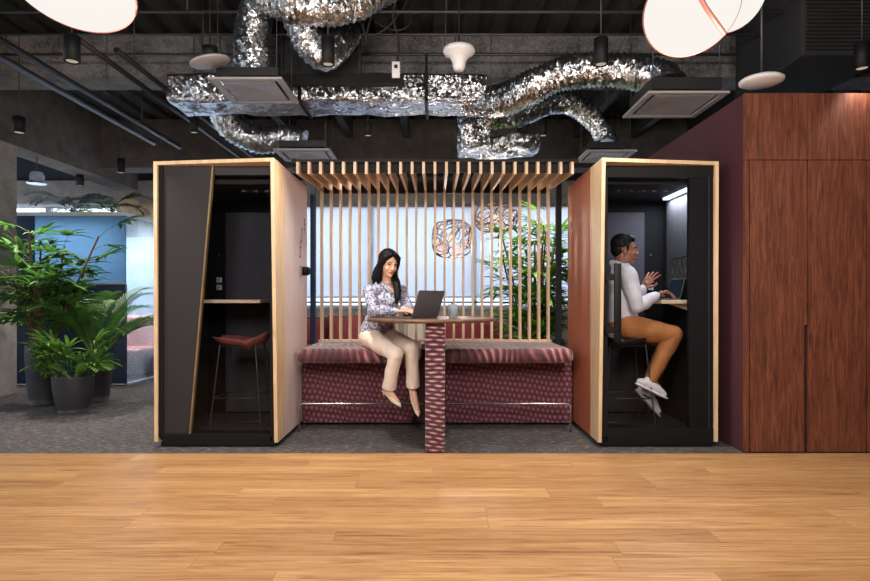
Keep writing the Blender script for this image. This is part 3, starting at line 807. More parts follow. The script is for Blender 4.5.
# dracaena-like palm behind the slats
c = P(533, 0, 6.9); c.z = 0
r = thing('potted_palm', c, 'tall bright green lady palm behind the right end of the slats', 'plant')
pot(r, c, .19, .15, .6)
mb, st, cn = MB(), MB(), MB()
for k in range(16):
    a = rnd.uniform(0, 6.28); rr = rnd.uniform(.02, .13); b = c+V((math.cos(a)*rr, math.sin(a)*rr, .55))
    H = rnd.uniform(.7, 1.5); lean = V((math.cos(a)*.2-.05, math.sin(a)*.2, 0)); top = b+lean*H+V((0,0,H))
    cn.tube([b, (b+top)/2, top], .011, 7)
    for q in range(13):
        f = .02+.98*q/12; pp = b.lerp(top, f); az = rnd.uniform(0, 6.28)
        fan(mb, st, pp, V((math.cos(az), math.sin(az)*.8, rnd.uniform(-.1,.9))), rnd.uniform(.2,.33), rnd.choice((6,7,8)), rnd)
mb.build('foliage', M['leafb'], r); st.build('leaf_stalks', M['stemg'], r); cn.build('canes', M['stem'], r)
# two palms inside the blue pod rising over its top
for px, lab in ((72, 'dark palm crown showing above the blue glass pod on its left'), (112, 'dark palm crown showing above the blue glass pod beside the tan shells')):
    c = P(px, 0, 9.85); c.z = 0
    r = thing('potted_palm', c, lab, 'plant'); pot(r, c, .2, .16, .6); mb, st, cn = MB(), MB(), MB()
    cn.tube([c+V((0,0,.5)), c+V((.03,0,1.7)), c+V((0,0,2.72))], .025, 8)
    for k in range(12):
        a = k*.55; frond(mb, st, c+V((0,0,2.68)), V((math.cos(a), math.sin(a), rnd.uniform(.3,1.1))), .72, 16, rnd, .03, .24, .10)
    mb.build('foliage', M['leafd'], r); st.build('leaf_stalks', M['stemg'], r); cn.build('trunk', M['stem'], r)

# ------------------------------------------------------------------ blue glass pod at left
XP = -4.30; YP = 8.05
pd = thing('glass_pod', (-5.2, YP, 0), 'blue glass meeting pod behind the potted palms', 'pod')
MB().box(-5.95, XP, YP, YP+.03, 1.42, 2.35).build('front_glass', M['bluefilm'], pd)
MB().box(-5.95, XP, YP, YP+.05, .02, 1.40).build('front_panel', M['navyp'], pd)
MB().box(-5.95, XP, YP-.01, YP+.04, 1.40, 1.42).box(-5.95, XP+.02, YP-.02, YP+.05, 2.35, 2.40).build('front_rail', M['frame_w'], pd)
MB().box(-5.9, -5.55, YP-.012, YP-.001, .02, 2.35).build('door_leaf', M['navyp'], pd)
MB().box(XP-.02, XP, YP+.05, 9.5, .02, 2.35).build('side_glass', M['clearblue'], pd)
MB().box(XP-.04, XP+.02, YP+.05, 9.5, 2.35, 2.40).build('side_rail', M['frame_w'], pd)
MB().box(XP-.03, XP+.03, YP+.05, 9.5, 0, .02).build('floor_track', M['frame_w'], pd)
pc = MB().box(-5.6, -4.6, 8.5, 8.9, 2.36, 2.39).build('added_pod_panel', M['spotglow'], pd)  # glowing panel added inside the pod to brighten it
MB().box(-5.95, XP, 8.66, 8.72, 2.39, 2.42).build('ceiling_bar', M['frame_w'], pd)
ld = bpy.data.lights.new('added_pod_light', 'AREA'); ld.shape = 'RECTANGLE'; ld.size = 1.0; ld.size_y = .4; ld.energy = 75; ld.color = (1,.98,.95)  # area lamp added under that panel to lift the blue glass
lo = bpy.data.objects.new('added_pod_source', ld); col.objects.link(lo); lo.location = (-5.1, 8.7, 2.34)
ss = thing('lounge_sofa', (-4.9, 9.0, 0), 'salmon leather sofa inside the blue glass pod', 'sofa')
MB().rbox(-5.5, -4.36, 8.6, 9.2, .06, .46, .06).build('seat', M['salmon'], ss)
MB().rbox(-5.5, -4.36, 9.12, 9.36, .06, .95, .08).build('backrest', M['salmon'], ss)
slab('trim_3', M['paleblue'], (-5.95, XP+.3, 9.42, 9.46, 0, 2.2))
for i, (px, py, rr, lab) in enumerate(((129, 209, .19, 'taller tan felt shell rising over the glass pod'), (147, 215, .15, 'lower tan felt shell beside the left booth top'))):
    c = P(px, py, 9.95); mb = MB(); mb.lathe((c.x, c.y, 0), [(rr, 1.9), (rr, c.z-.02), (rr*.96, c.z+.08), (rr*.75, c.z+.15), (rr*.3, c.z+.19), (.01, c.z+.195)], 28)
    mb.lathe((c.x, c.y, 0), [(.03, 0.0), (.03, 1.9)], 12)
    tag(mb.build('felt_shell', M['tan']), lab, 'booth top')

# ------------------------------------------------------------------ ceiling services
def cyl_between(name, m, a, b, r, label, cat, group=None):
    return tag(MB().rod(a, b, r, 12).build(name, m), label, cat, group)
for i, (Yc, z, lab) in enumerate(((5.15, 3.74, 'lowest cross conduit nearest the camera'), (5.5, 3.70, 'grey cross conduit along the ceiling, middle of three'), (5.95, 3.70, 'grey cross conduit just before the rough beam'))):
    r = thing('conduit', (0, Yc, z), lab, 'conduit')
    MB().rod((-5.19, Yc, z), (6.4, Yc, z), .014, 8).build('pipe', M['conduit'], r)
    for xx in (-4.4, -2.2, .1, 2.3, 4.2): MB().rod((xx, Yc, z), (xx, Yc, CE), .006, 6).build('hanger_rod', M['conduit'], r)
def pipe_run(name, x, z, y0, y1, rr, lab, m='dconduit'):
    r = thing(name, (x, (y0+y1)/2, z), lab, 'pipe')
    MB().rod((x, y0, z), (x, y1, z), rr, 14).build('pipe', M[m], r)
    for yy in (y0+.3, (y0+y1)/2, y1-.3): MB().rod((x, yy, z), (x, yy, min(CE, 3.6 if 6.25 < yy < 6.7 else CE)), .006, 6).build('hanger_rod', M['conduit'], r)
pipe_run('pipe', -3.54, 3.30, 0, 8.05, .03, 'long grey pipe slanting along the left ceiling, upper of the pair')
pipe_run('pipe', -3.56, 3.17, 0, 7.35, .03, 'long grey pipe slanting along the left ceiling, lower of the pair', 'conduit')
pipe_run('pipe', -2.95, 3.34, 4.7, 9.1, .024, 'thin dark pipe right of the long left pair')
pipe_run('pipe', -2.75, 3.34, 5.0, 9.1, .024, 'thin dark pipe next to the foil duct end')
pipe_run('pipe', 4.1, 3.5, .5, 6.2, .05, 'thick dark pipe above the walnut cabinets')
fu = tag(MB().box(3.1, 3.9, 4.9, 6.0, 3.25, CE).build('fan_unit', M['ceil'], bevel=.02), 'dark boxy fan unit under the ceiling above the walnut cabinets', 'air unit')
m = MB()
for k in range(14): m.box(3.14, 3.86, 4.885, 4.9, 3.29+k*.032, 3.30+k*.032)
m.build('louvre', M['dconduit'], fu)

def flex(mb, pts, r, n=None, rip=.06, pitch=.045):
    """corrugated flexible duct along a smooth path"""
    pts = [V(p) for p in pts]; P2 = [pts[0]]+pts+[pts[-1]]; out = []
    for i in range(1, len(P2)-2):
        a, b, c, d = P2[i-1:i+3]; ln = (c-b).length; k = max(4, int(ln/pitch*2))
        for j in range(k):
            u = j/k
            out.append(.5*((2*b)+(c-a)*u+(2*a-5*b+4*c-d)*u*u+(3*b-a-3*c+d)*u**3))
    out.append(pts[-1])
    rad = [r*(1+(rip if i % 2 else -rip)+.10*noise.noise(p*7)) for i, p in enumerate(out)]
    mb.tube(out, rad, 22, caps=False)
dk = thing('foil_duct', (-.8, 6.2, 3.3), 'long rectangular foil-wrapped trunk duct above the booths', 'air duct')
def crumple(mb, dims, amp=.018, cuts=14, sd=0):
    t = bmesh.new(); bmesh.ops.create_cube(t, size=1)
    x0, x1, y0, y1, z0, z1 = dims
    bmesh.ops.scale(t, vec=(x1-x0, y1-y0, z1-z0), verts=t.verts); bmesh.ops.translate(t, vec=((x0+x1)/2, (y0+y1)/2, (z0+z1)/2), verts=t.verts)
    bmesh.ops.bevel(t, geom=t.edges[:], offset=.03, segments=2, profile=.5, affect='EDGES')
    bmesh.ops.subdivide_edges(t, edges=[e for e in t.edges if e.calc_length() > .12], cuts=cuts, use_grid_fill=True)
    for v in t.verts:
        q = v.co*5+V((sd, 0, 0)); v.co += V((noise.noise(q), noise.noise(q+V((9,0,0))), noise.noise(q+V((0,9,0)))))*amp
    mb.add(t)
m = MB(); crumple(m, (-2.68, .52, 5.75, 6.25, 3.16, 3.44), .03, 30); m.build('trunk', M['foil'], dk)
for xx in (-1.35, -.1):
    m = MB(); m.box(xx, xx+.03, 5.72, 6.28, 3.13, 3.16); m.box(xx, xx+.03, 5.70, 5.72, 3.13, 3.60); m.box(xx, xx+.03, 6.26, 6.28, 3.13, 3.60)
    m.build('strap', M['steel_black'], dk)
for xx in (-2.3, -1.0, .2): MB().rod((xx, 5.72, 3.40), (xx, 5.72, CE), .006, 6).build('hanger_rod', M['conduit'], dk)
def duct(name, label, pts, r, extra=None):
    d = thing(name, pts[0], label, 'air duct'); mb = MB(); flex(mb, pts, r); mb.build('flexible_tube', M['foil'], d)
    if extra: extra(d)
    return d
Q = P
duct('flexible_duct', 'thick foil duct arching from the trunk to the big right diffuser', [Q(470,100,6.0), Q(500,101,5.8), Q(530,88,5.6), Q(565,73,5.5), Q(610,70,5.45), Q(645,74,5.35), Q(664,80,5.25), Q(668,88,5.2)], .155)
duct('flexible_duct', 'foil duct curling down to the small diffuser above the right booth', [Q(470,118,6.5), Q(510,118,6.7), Q(545,105,6.85), Q(568,103,6.9), Q(590,116,6.85), Q(605,137,6.85), Q(606,142,6.85)], .125)
m = MB(); crumple(m, (.28, 1.25, 6.75, 7.2, 2.93, 3.13), .05, 14, 5); d = thing('foil_duct', (.7, 6.9, 2.8), 'low crumpled foil duct box above the right slats', 'air duct'); m.build('trunk', M['foil'], d)
m = MB(); crumple(m, (.28, .62, 6.3, 6.74, 2.86, 3.25), .05, 8, 3); m.build('connector', M['foil'], d)
MB().rod((.45, 6.55, 3.2), (.45, 6.55, 3.6), .006, 6).rod((1.1, 6.9, 3.1), (1.1, 6.9, CE), .006, 6).build('hanger_rod', M['conduit'], d)
duct('flexible_duct', 'short foil duct bending down to the small diffuser above the left booth', [Q(222,112,6.6), Q(232,128,6.65), Q(258,140,6.7), Q(288,138,6.7), Q(302,143,6.7)], .15)
duct('flexible_duct', 'foil duct dropping from the ceiling onto the big left diffuser', [P(258,8,5.2), P(252,35,5.2), P(252,60,5.2), P(250,80,5.2)], .15)
duct('flexible_duct', 'large foil duct entering from the top edge of the ceiling', [Q(240,-30,4.9), Q(268,-6,4.9), Q(310,6,4.9), Q(350,2,5.0), Q(395,-22,5.1)], .16)
duct('flexible_duct', 'foil elbow duct hanging under the large ceiling duct', [Q(296,10,5.1), Q(305,35,5.15), Q(322,54,5.2), Q(338,44,5.35), Q(345,34,5.5)], .14)
m = MB(); 
xa, xb = P(281,0,5.65).x, P(361,0,5.65).x
m.box(xa, xb, 5.62, 5.66, 3.36, 3.40).box(xa, xa+.03, 5.62, 5.66, 3.40, 3.95).box(xb-.03, xb, 5.62, 5.66, 3.40, 3.95).box(xa, xb, 5.62, 5.66, 3.92, 3.95)
m.box(xa, xb, 5.66, 5.68, 3.36, 3.95).box(xa, xa+.02, 5.64, 5.66, 3.95, CE).box(xb-.02, xb, 5.64, 5.66, 3.95, CE)
tag(m.build('plenum_box', M['dconduit']), 'dark square plenum frame behind the foil elbow duct', 'air duct')
tag(MB().box(P(276,0,5.6).x, P(404,0,5.6).x, 5.5, 5.6, 3.24, 3.33).rod((-1.5,5.55,3.33),(-1.5,5.55,CE),.006).rod((-.35,5.55,3.33),(-.35,5.55,CE),.006).build('cross_channel', M['steel_black']), 'black steel channel below the dark plenum frame', 'steel channel')

def diffuser(x0, x1, y0, y1, z, lab, box=.2):
    r = thing('air_diffuser', ((x0+x1)/2, (y0+y1)/2, z), lab, 'air vent')
    t = .055
    MB().box(x0, x1, y0, y0+t, z, z+.02).box(x0, x1, y1-t, y1, z, z+.02).box(x0, x0+t, y0+t, y1-t, z, z+.02).box(x1-t, x1, y0+t, y1-t, z, z+.02).build('frame', M['diff'], r, bevel=.004)
    cx, cy = (x0+x1)/2, (y0+y1)/2; e = .03
    pts = [(x0+t+e, y0+t+e), (x1-t-e, y0+t+e), (x1-t-e, y1-t-e), (x0+t+e, y1-t-e)]
    mb = MB(); mb.poly([(a, b, z+.004) for a, b in pts]+[(cx, cy, z+.03)]+[(a, b, z+.012) for a, b in pts]+[(cx, cy, z+.038)],
        [(0,1,4), (1,2,4), (2,3,4), (3,0,4), (6,5,9), (7,6,9), (8,7,9), (5,8,9), (0,5,6,1), (1,6,7,2), (2,7,8,3), (3,8,5,0)])
    mb.build('face_plate', M['diff'], r)
    MB().box(x0+.05, x1-.05, y0+.05, y1-.05, z+.05, z+box).build('plenum', M['dconduit'], r)
    for a, b in ((x0+.06, y0+.06), (x1-.06, y0+.06), (x0+.06, y1-.06), (x1-.06, y1-.06)): MB().rod((a, b, z+.02), (a, b, CE if not 6.25 < b < 6.7 else 3.6), .004, 6).build('hanger_rod', M['conduit'], r)
diffuser(-1.90, -1.28, 4.85, 5.48, 3.03, 'large square air diffuser hanging over the left phone booth', .12)
diffuser(1.77, 2.45, 4.81, 5.48, 2.90, 'large square air diffuser hanging over the right phone booth', .15)
diffuser(-1.80, -1.17, 6.45, 7.0, 2.85, 'small air diffuser just above the left end of the canopy', .12)
diffuser(1.70, 2.27, 6.5, 7.05, 2.85, 'small air diffuser just above the right end of the canopy', .12)

# cylinder spotlights on stems
def spot(px, pyb, z, d, h, lab, light=0, target=None):
    Yc = (z-HC)*F/(300-pyb); xx = (px-435)*Yc/F
    r = thing('pendant_spotlight', (xx, Yc, z), lab, 'spotlight', 'black cylinder spotlights')
    MB().lathe((xx, Yc, z), [(d*.42, .012), (d*.44, 0), (d*.5, .002), (d*.5, h-.004), (d*.46, h), (.01, h)], 24).build('housing', M['steel_black'], r)
    MB().lathe((xx, Yc, z+.006), [(.001, 0), (d*.36, .001), (d*.36, .004), (.001, .005)], 20).build('lens', M['spotglow'], r)
    top = CE if not 6.25 < Yc < 6.7 else 3.6
    if -5.68 < xx < -5.27: top = 3.13
    MB().rod((xx, Yc, z+h), (xx, Yc, top), .005, 8).build('stem', M['conduit'], r)
    if light:
        ld = bpy.data.lights.new('spot_light', 'SPOT'); ld.energy = light; ld.color = (1, .92, .82); ld.spot_size = math.radians(95); ld.spot_blend = .9; ld.shadow_soft_size = .05
        lo = bpy.data.objects.new('lamp_source', ld); col.objects.link(lo); lo.parent = r; lo.location = (0, 0, -.02)
    return r
SP = 190
spot(72, 62, 2.95, .112, .195, 'black cylinder spotlight under the left glowing petal lamp', SP)
spot(328, 65, 2.95, .10, .20, 'black cylinder spotlight in front of the foil elbow duct', SP)
spot(601, 65, 2.95, .105, .20, 'black cylinder spotlight left of the right glowing petal lamp', SP)
spot(862, 69, 2.95, .105, .20, 'black cylinder spotlight at the right edge of the photo', 40)
spot(19, 133, 2.95, .125, .17, 'black cylinder spotlight in front of the concrete column', SP*1.6)
spot(194, 133, 2.95, .085, .16, 'black cylinder spotlight between column and left booth ducts', SP)
spot(368, 136, 2.95, .085, .16, 'black cylinder spotlight above the left half of the slats', SP)
spot(543, 136, 2.95, .09, .16, 'black cylinder spotlight above the right half of the slats', SP)
spot(121, 173, 2.95, .11, .20, 'black cylinder spotlight left of the left booth, lower', SP*1.5)
spot(80, 186, 2.95, .11, .17, 'farthest black cylinder spotlight, above the blue pod', SP*1.5)
cc = P(37, 184, 7.9)
r = thing('industrial_pendant', cc, 'clear round pendant lamp with silver rim near the column', 'pendant lamp')
MB().lathe(cc, [(.115, 0), (.12, .006), (.12, .02), (.085, .03)], 28).build('rim', M['chrome'], r)
MB().lathe(cc+V((0,0,.03)), [(.085, 0), (.09, .08), (.07, .13), (.02, .14)], 28).build('housing', M['tumbler'], r)
MB().rod(cc+V((0,0,.16)), (cc.x, cc.y, CE if (cc.x > -5.27 or cc.x < -5.67) else 3.13), .006, 8).build('stem', M['conduit'], r)

# petal lamps: lens-shaped glowing lobes with a copper edge
def lobe(r, c, ru, rv, th, nrm, roll, name='glowing_lobe'):
    nrm = V(nrm).normalized(); a = nrm.orthogonal().normalized()
    a = (V((1,0,0))-nrm*nrm.x).normalized(); b = nrm.cross(a)
    a2 = a*math.cos(roll)+b*math.sin(roll); b2 = nrm.cross(a2)
    R = Matrix((a2, b2, nrm)).transposed()
    o = MB().ell(c, (ru, rv, th), R, 48, 24).build(name, M['lamp'], r)
    ring = [V(c)+R @ V((math.cos(2*PI*k/64)*ru*1.0, math.sin(2*PI*k/64)*rv*1.0, -th*.25)) for k in range(64)]
    MB().tube(ring+[ring[0]], .006, 8, caps=False).build('rim', M['copper'], r)
    return R
ZL = 2.9
c = P(686, 14, ZL)
r = thing('petal_pendant', c, 'glowing two-lobed petal lamp with copper seam, top right', 'pendant lamp', 'petal pendant lamps')
lobe(r, P(692, 9, ZL), .235, .215, .035, (-.10,-.85,-.50), .6)
lobe(r, P(731, -9, ZL+.05), .20, .19, .035, (.12,-.85,-.50), -.6)
MB().tube([P(690, -22, ZL-.06), P(706, 8, ZL-.06), P(724, 33, ZL-.03)], .012, 8).build('seam_bar', M['copper'], r)
MB().rod(P(705, -10, ZL), (P(705,0,ZL).x, ZL, CE), .005).build('cord', M['steel_black'], r)
c = P(85, -10, ZL)
r = thing('petal_pendant', c, 'glowing white petal lamp at the top left', 'pendant lamp', 'petal pendant lamps')
lobe(r, P(70, -17, ZL), .31, .205, .035, (.10,-.85,-.50), -.42)
lobe(r, P(20, -62, ZL+.06), .22, .2, .035, (-.12,-.85,-.50), .6)
MB().rod(P(60, -40, ZL), (P(60,0,ZL).x, ZL, CE), .005).build('cord', M['steel_black'], r)
def petal_light(x, y, z, e, par=None):  # serves the visible petal lamps and the added ones behind the camera
    ld = bpy.data.lights.new('petal_light', 'POINT'); ld.shadow_soft_size = .22; ld.energy = e*1.55; ld.color = (1, .94, .86)
    lo = bpy.data.objects.new('petal_source', ld); col.objects.link(lo); lo.location = (x, y, z-.25); return lo
# unseen petal lamps added behind the camera to light the wood floor
for i, (xx, yy) in enumerate(((-1.5, .6), (0, .3), (1.5, .6), (-1.2, -1.0), (1.2, -1.0))):
    rr = thing('petal_pendant', (xx, yy, 3.05), 'added unseen petal lamp behind the camera, lighting the wood floor', 'pendant lamp', 'added petal lamps behind the camera')
    lobe(rr, (xx, yy, 3.05), .26, .22, .035, (0, .1, -1), 0)
    MB().rod((xx, yy, 3.08), (xx, yy, CE), .005).build('cord', M['steel_black'], rr)
    petal_light(xx, yy, 2.98, 84)
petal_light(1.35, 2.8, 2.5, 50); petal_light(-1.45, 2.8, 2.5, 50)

# access points etc
c = P(459, 71, 4.6)
r = thing('wifi_antenna', c, 'white mushroom-shaped antenna hanging from the ceiling centre', 'antenna')
MB().lathe(c, [(.005, 0), (.035, .002), (.045, .02), (.055, .07), (.075, .11), (.115, .135), (.127, .155), (.12, .178), (.09, .19), (.01, .192)], 36).build('housing', M['white'], r)
MB().rod(c+V((0,0,.19)), (c.x, c.y, CE), .006).build('stem', M['steel_black'], r)
c = P(772, 81, 4.3)
r = thing('access_point', c, 'flat pale ceiling disc on a stem above the walnut cabinets', 'access point')
MB().lathe(c+V((0,.14,.03)), [(.01, 0), (.13, .002), (.155, .014), (.158, .028), (.14, .042), (.01, .046)], 40).build('housing', M['white'], r)
MB().rod(c+V((-.02,.1,.07)), (c.x-.02, c.y+.1, CE), .010).build('stem', M['conduit'], r)
c = P(210, 62, 4.7)
r = thing('ceiling_disc', c, 'tilted round grey disc below the ceiling at left of the foil drop', 'speaker')
MB().lathe(c, [(.01, -.012), (.15, -.010), (.16, 0), (.155, .012), (.01, .018)], 40, Matrix.Rotation(-.22, 3, 'Y') @ Matrix.Rotation(.12, 3, 'X')).build('disc', M['diff'], r)
MB().lathe(c+V((0,0,.03)), [(.06, 0), (.06, .09), (.02, .1)], 24).rod(c+V((0,0,.1)), (c.x, c.y, CE), .006).build('stem', M['steel_black'], r)
c = P(396, 78, 5.0)
r = thing('hanging_tag', c, 'small white control box hanging from a cable', 'control box')
MB().rbox(c.x-.035, c.x+.035, c.y-.012, c.y+.012, c.z, c.z+.14, .006, 2).build('housing', M['white'], r)
MB().box(c.x-.014, c.x+.014, c.y-.016, c.y-.012, c.z+.08, c.z+.11).build('display', M['steel_black'], r)
cb_ = [V((c.x+.03*math.sin(k*.9), c.y+.01*k, c.z+.14+(CE-c.z-.14)*k/10)) for k in range(11)]
MB().tube(cb_, .007, 6).build('cable', M['conduit'], r)
m = MB(); c1 = P(396, 60, 5.1)
for k in range(3):
    pts = []
    for i in range(16):
        f = i/15; pts.append(V((-.62+k*.11+.08*math.sin(f*6+k*2), 5.15+.12*k, CE-.02-(.62-.12*k)*math.sin(f*PI)*.9-.15*f*0)))
        pts[-1].x += (f-.5)*.45
    m.tube(pts, .009, 6)
tag(m.build('loose_cables', M['dconduit']), 'looping dark cables under the ceiling left of the white antenna', 'cables')
# a few verticals (threaded rods)
for xx, yy in ((-3.0, 5.3), (-1.05, 5.9), (.55, 5.7), (1.75, 5.9), (2.6, 6.1), (-4.3, 7.5)):
    tag(MB().rod((xx, yy, 3.2), (xx, yy, CE), .005, 6).build('threaded_rod', M['conduit']), 'thin vertical threaded rod hanging from the dark ceiling', 'rod', 'threaded rods')

# ------------------------------------------------------------------ people
def frame(f, u=(0,0,1)):
    f = V(f).normalized(); u = V(u); r_ = f.cross(u).normalized(); u = r_.cross(f); return f, r_, u
def hand(mb, w, d, n, s, curl=.35, sc=1.0, spread=.06):
    """w wrist, d pointing direction, n direction the palm faces, s side of the thumb (+1/-1)"""
    d = V(d).normalized(); n = V(n); n = (n-d*n.dot(d)).normalized(); l = d.cross(n)*s
    w = V(w)
    mb.ell(w+d*.045*sc, (.024*sc,)*3, None, 10, 8)
    for i in range(4):
        o = (1.5-i)*.0195*sc; k = w+d*(.088-.004*abs(i-1))*sc+l*o
        mb.tube([w+d*.01*sc+l*o*.55, w+d*.05*sc+l*o*.9, k], [.0125*sc, .0125*sc, .0105*sc], 8)
        Ls = [(.040, .025, .020), (.044, .028, .021), (.041, .026, .020), (.032, .020, .018)][i]
        dd = (d+l*(1.5-i)*spread).normalized(); pts = [k]; p = k.copy(); ang = curl*(.8+.25*i)
        for q, L in enumerate(Ls):
            dd = (dd*math.cos(ang)+n*math.sin(ang)).normalized(); p = p+dd*L*sc; pts.append(p.copy())
        mb.tube(pts, [.0098*sc, .009*sc, .0082*sc, .0074*sc], 8)
    b = w+d*.02*sc+l*.022*sc; t1 = b+(d*.6+l*.75+n*.3).normalized()*.042*sc; t2 = t1+(d*.85+l*.35+n*.3).normalized()*.032*sc; t3 = t2+(d*.95+n*.3).normalized()*.022*sc
    mb.tube([b, t1, t2, t3], [.014*sc, .0115*sc, .0098*sc, .0082*sc], 8)
def head(mb, c, f, u, sc=1.0, jaw=1.0):
    f, r_, u = frame(f, u); R = Matrix((r_, f, u)).transposed()
    A = lambda x, y, z: V(c)+(r_*x+f*y+u*z)*sc
    mb.ell(A(0, -.015, .03), (.074*sc, .092*sc, .088*sc), R)
    mb.ell(A(0, .028, -.02), (.060*sc, .062*sc, .088*sc), R)
    mb.ell(A(0, .022, -.07), (.050*sc*jaw, .058*sc, .045*sc), R)
    mb.ell(A(0, .064, -.094), (.024*sc*jaw, .022*sc, .020*sc), R)
    for s in (-1, 1):
        mb.ell(A(s*.034, .058, -.032), (.024*sc, .024*sc, .026*sc), R)
        mb.ell(A(s*.073, -.008, -.02), (.009*sc, .017*sc, .028*sc), R, 12, 8)
        mb.tube([A(s*.014, .086, .022), A(s*.032, .083, .026), A(s*.048, .066, .020)], .0085*sc, 8)
    mb.tube([A(0, .088, .012), A(0, .098, -.008), A(0, .110, -.028)], [.008*sc, .0095*sc, .012*sc], 8)
    for s in (-1, 1): mb.ell(A(s*.012, .098, -.031), (.008*sc, .010*sc, .008*sc), R, 8, 6)
    mb.ell(A(0, .084, -.057), (.024*sc, .013*sc, .014*sc), R)
    return A, R
def face(parent, A, R, sc, lipm, k=0):
    for s in (-1, 1):
        e = MB().ell(A(s*.031, .0745-k, .004), (.0125*sc, .008*sc, .006*sc), R, 14, 8).build('eye', M['eyew'], parent)
        MB().ell(A(s*.031, .081-k, .004), (.0062*sc, .004*sc, .0058*sc), R, 12, 8).build('iris', M['eye'], e)
        MB().tube([A(s*.016, .0845-k, .0095), A(s*.031, .0865-k, .013), A(s*.047, .077-k, .008)], [.0016*sc, .0026*sc, .0014*sc], 6).build('eyelash', M['hair'], e)
        MB().tube([A(s*.013, .0925, .026), A(s*.031, .0905, .031), A(s*.050, .073, .025)], [.003*sc, .0038*sc, .002*sc], 6).build('eyebrow', M['hair'], parent)
    MB().tube([A(-.022, .088, -.052), A(-.009, .0975, -.054), A(0, .0985, -.0555), A(.009, .0975, -.054), A(.022, .088, -.052)], [.002*sc, .0042*sc, .004*sc, .0042*sc, .002*sc], 8).tube([A(-.018, .090, -.058), A(0, .098, -.064), A(.018, .090, -.058)], [.002*sc, .0056*sc, .002*sc], 8).build('lips', lipm, parent)

# ---- seated woman
hipR, hipL = V((-.60, 5.29, .845)), V((-.455, 5.37, .845))
kneR, kneL = P(395.5, 354, 4.84), P(411.5, 348, 4.94)
ankR, ankL = P(388.5, 391, 4.97), P(413, 390, 5.02)
pel = (hipR+hipL)/2+V((0,0,.03)); wst = P(381, 318, 5.30); chs = P(384, 299, 5.22); nkb = P(387, 284, 5.21)
shR, shL = P(369, 291, 5.10), P(401, 291, 5.32)
elR, elL = P(373, 311, 4.95), P(409, 311, 5.14)
wrR, wrL = P(396, 311, 4.80), P(403, 309, 4.98)
hc = P(388.5, 263.5, 5.14)
hf = (.50, -.84, -.30); bod = (.55, -.83, 0)
wm = MB()
A, R = head(wm, hc, hf, (.03, 0, 1), .98, .92)
wm.tube([hc+V((-.012, .03, -.05)), nkb+V((0,0,.03)), nkb-V((0,0,.03))], [.045, .044, .052], 16)
wm.ell(chs, (.14, .095, .15)); wm.ell(wst, (.115, .085, .12)); wm.ell(pel, (.13, .10, .08))
wm.tube([nkb-V((0,0,.03)), chs, wst, pel], [.06, .09, .085, .09], 14)
for sh, el, wr in ((shR, elR, wrR), (shL, elL, wrL)):
    wm.tube([nkb-V((0,0,.05)), sh-V((0,0,.015))], [.038, .036], 12); wm.tube([sh-V((0,0,.015)), el], [.036, .031], 12); wm.tube([el, el.lerp(wr, .35), wr], [.034, .034, .022], 12)
for hp, kn, an in ((hipR, kneR, ankR), (hipL, kneL, ankL)):
    wm.tube([hp, hp.lerp(kn, .5), kn], [.072, .062, .050], 14); wm.tube([kn, kn.lerp(an, .3), an], [.05, .05, .029], 14)
toeR, toeL = P(399, 403, 4.86), P(418, 412, 4.93)
for an, to in ((ankR, toeR), (ankL, toeL)):
    heel = an+(an-to).normalized()*.03+V((0,0,-.045)); d = (to-an)
    wm.tube([an, an.lerp(to, .4)+V((0,0,.0)), to-d*.12], [.029, .027, .018], 12); wm.tube([an, heel+V((0,0,.012))], [.028, .022], 10)
dR = V((.85, -.1, -.06)); hand(wm, wrR+V((.01,0,.0)), (.95, .12, -.04), (0,0,-1), 1, .16, .95)
hand(wm, wrL+V((0,-.01,0)), (.8, -.55, -.12), (0,0,-1), -1, .2, .95)
W = wm.build('person', M['skin_w'], None, origin=V((pel.x, pel.y, .752)), remesh=.0042, smooth=3)
tag(W, 'seated woman in patterned blouse and cream trousers typing on a laptop', 'person')
face(W, A, R, .98, M['lips'])
# hair
hr = MB(); a_ = A
hr.ell(A(0, -.026, .040), (.086, .094, .092), R)
for s in (-1, 1):
    hr.tube([A(s*.020, .062, .098), A(s*.062, .040, .062), A(s*.079, .012, .0), A(s*.078, -.01, -.06), A(s*.074, -.02, -.12)], [.022, .030, .030, .030, .034], 10)
hr.tube([A(0, -.06, .02), A(0, -.075, -.08), A(-.0, -.08, -.17)], [.075, .075, .06], 14, squash=(R @ V((0,1,0)), .65))
# her right (image left) lock behind the shoulder, her left lock in front of the chest
hr.tube([A(.07, -.02, -.03), A(.086, -.03, -.10), A(.10, -.035, -.155), A(.105, -.03, -.20)], [.035, .040, .030, .012], 10)
sl = 1
hr.tube([A(-.074, -.01, -.04), A(-.082, -.012, -.12), P(396.5, 283, 5.13), P(397.5, 291, 5.09), P(397.5, 298, 5.07), P(396, 303, 5.07)], [.030, .034, .036, .034, .026, .010], 12)
hr.build('hair', M['hair'], W, remesh=.005, smooth=3, rumple=(.003, 55))['label'] = 'long straight black hair'
# blouse
bl = MB()
bl.tube([nkb-V((0,0,.055)), chs+V((0,0,.03)), chs-V((0,0,.05)), wst, pel+V((0,0,.02))], [.080, .122, .126, .130, .168], 20, squash=(bod, .86))
bl.ell(chs+V((.03,-.05,-.01)), (.115, .08, .085))
for sh, el, wr in ((shR, elR, wrR), (shL, elL, wrL)):
    bl.tube([nkb-V((0,0,.055)), nkb.lerp(sh, .6)-V((0,0,.018)), sh], [.05, .055, .056], 14)
    bl.tube([sh-V((0,0,.008)), sh.lerp(el, .5), el+V((0,0,.004))], [.050, .050, .047], 14); bl.tube([el, el.lerp(wr, .45), el.lerp(wr, .88)], [.051, .048, .034], 14)
    bl.tube([el.lerp(wr, .86), el.lerp(wr, .95)], .032, 14)
B = bl.build('blouse', M['blouse'], W, remesh=.006, smooth=2, rumple=(.010, 14)); B['label'] = 'blue and white printed long-sleeved blouse'
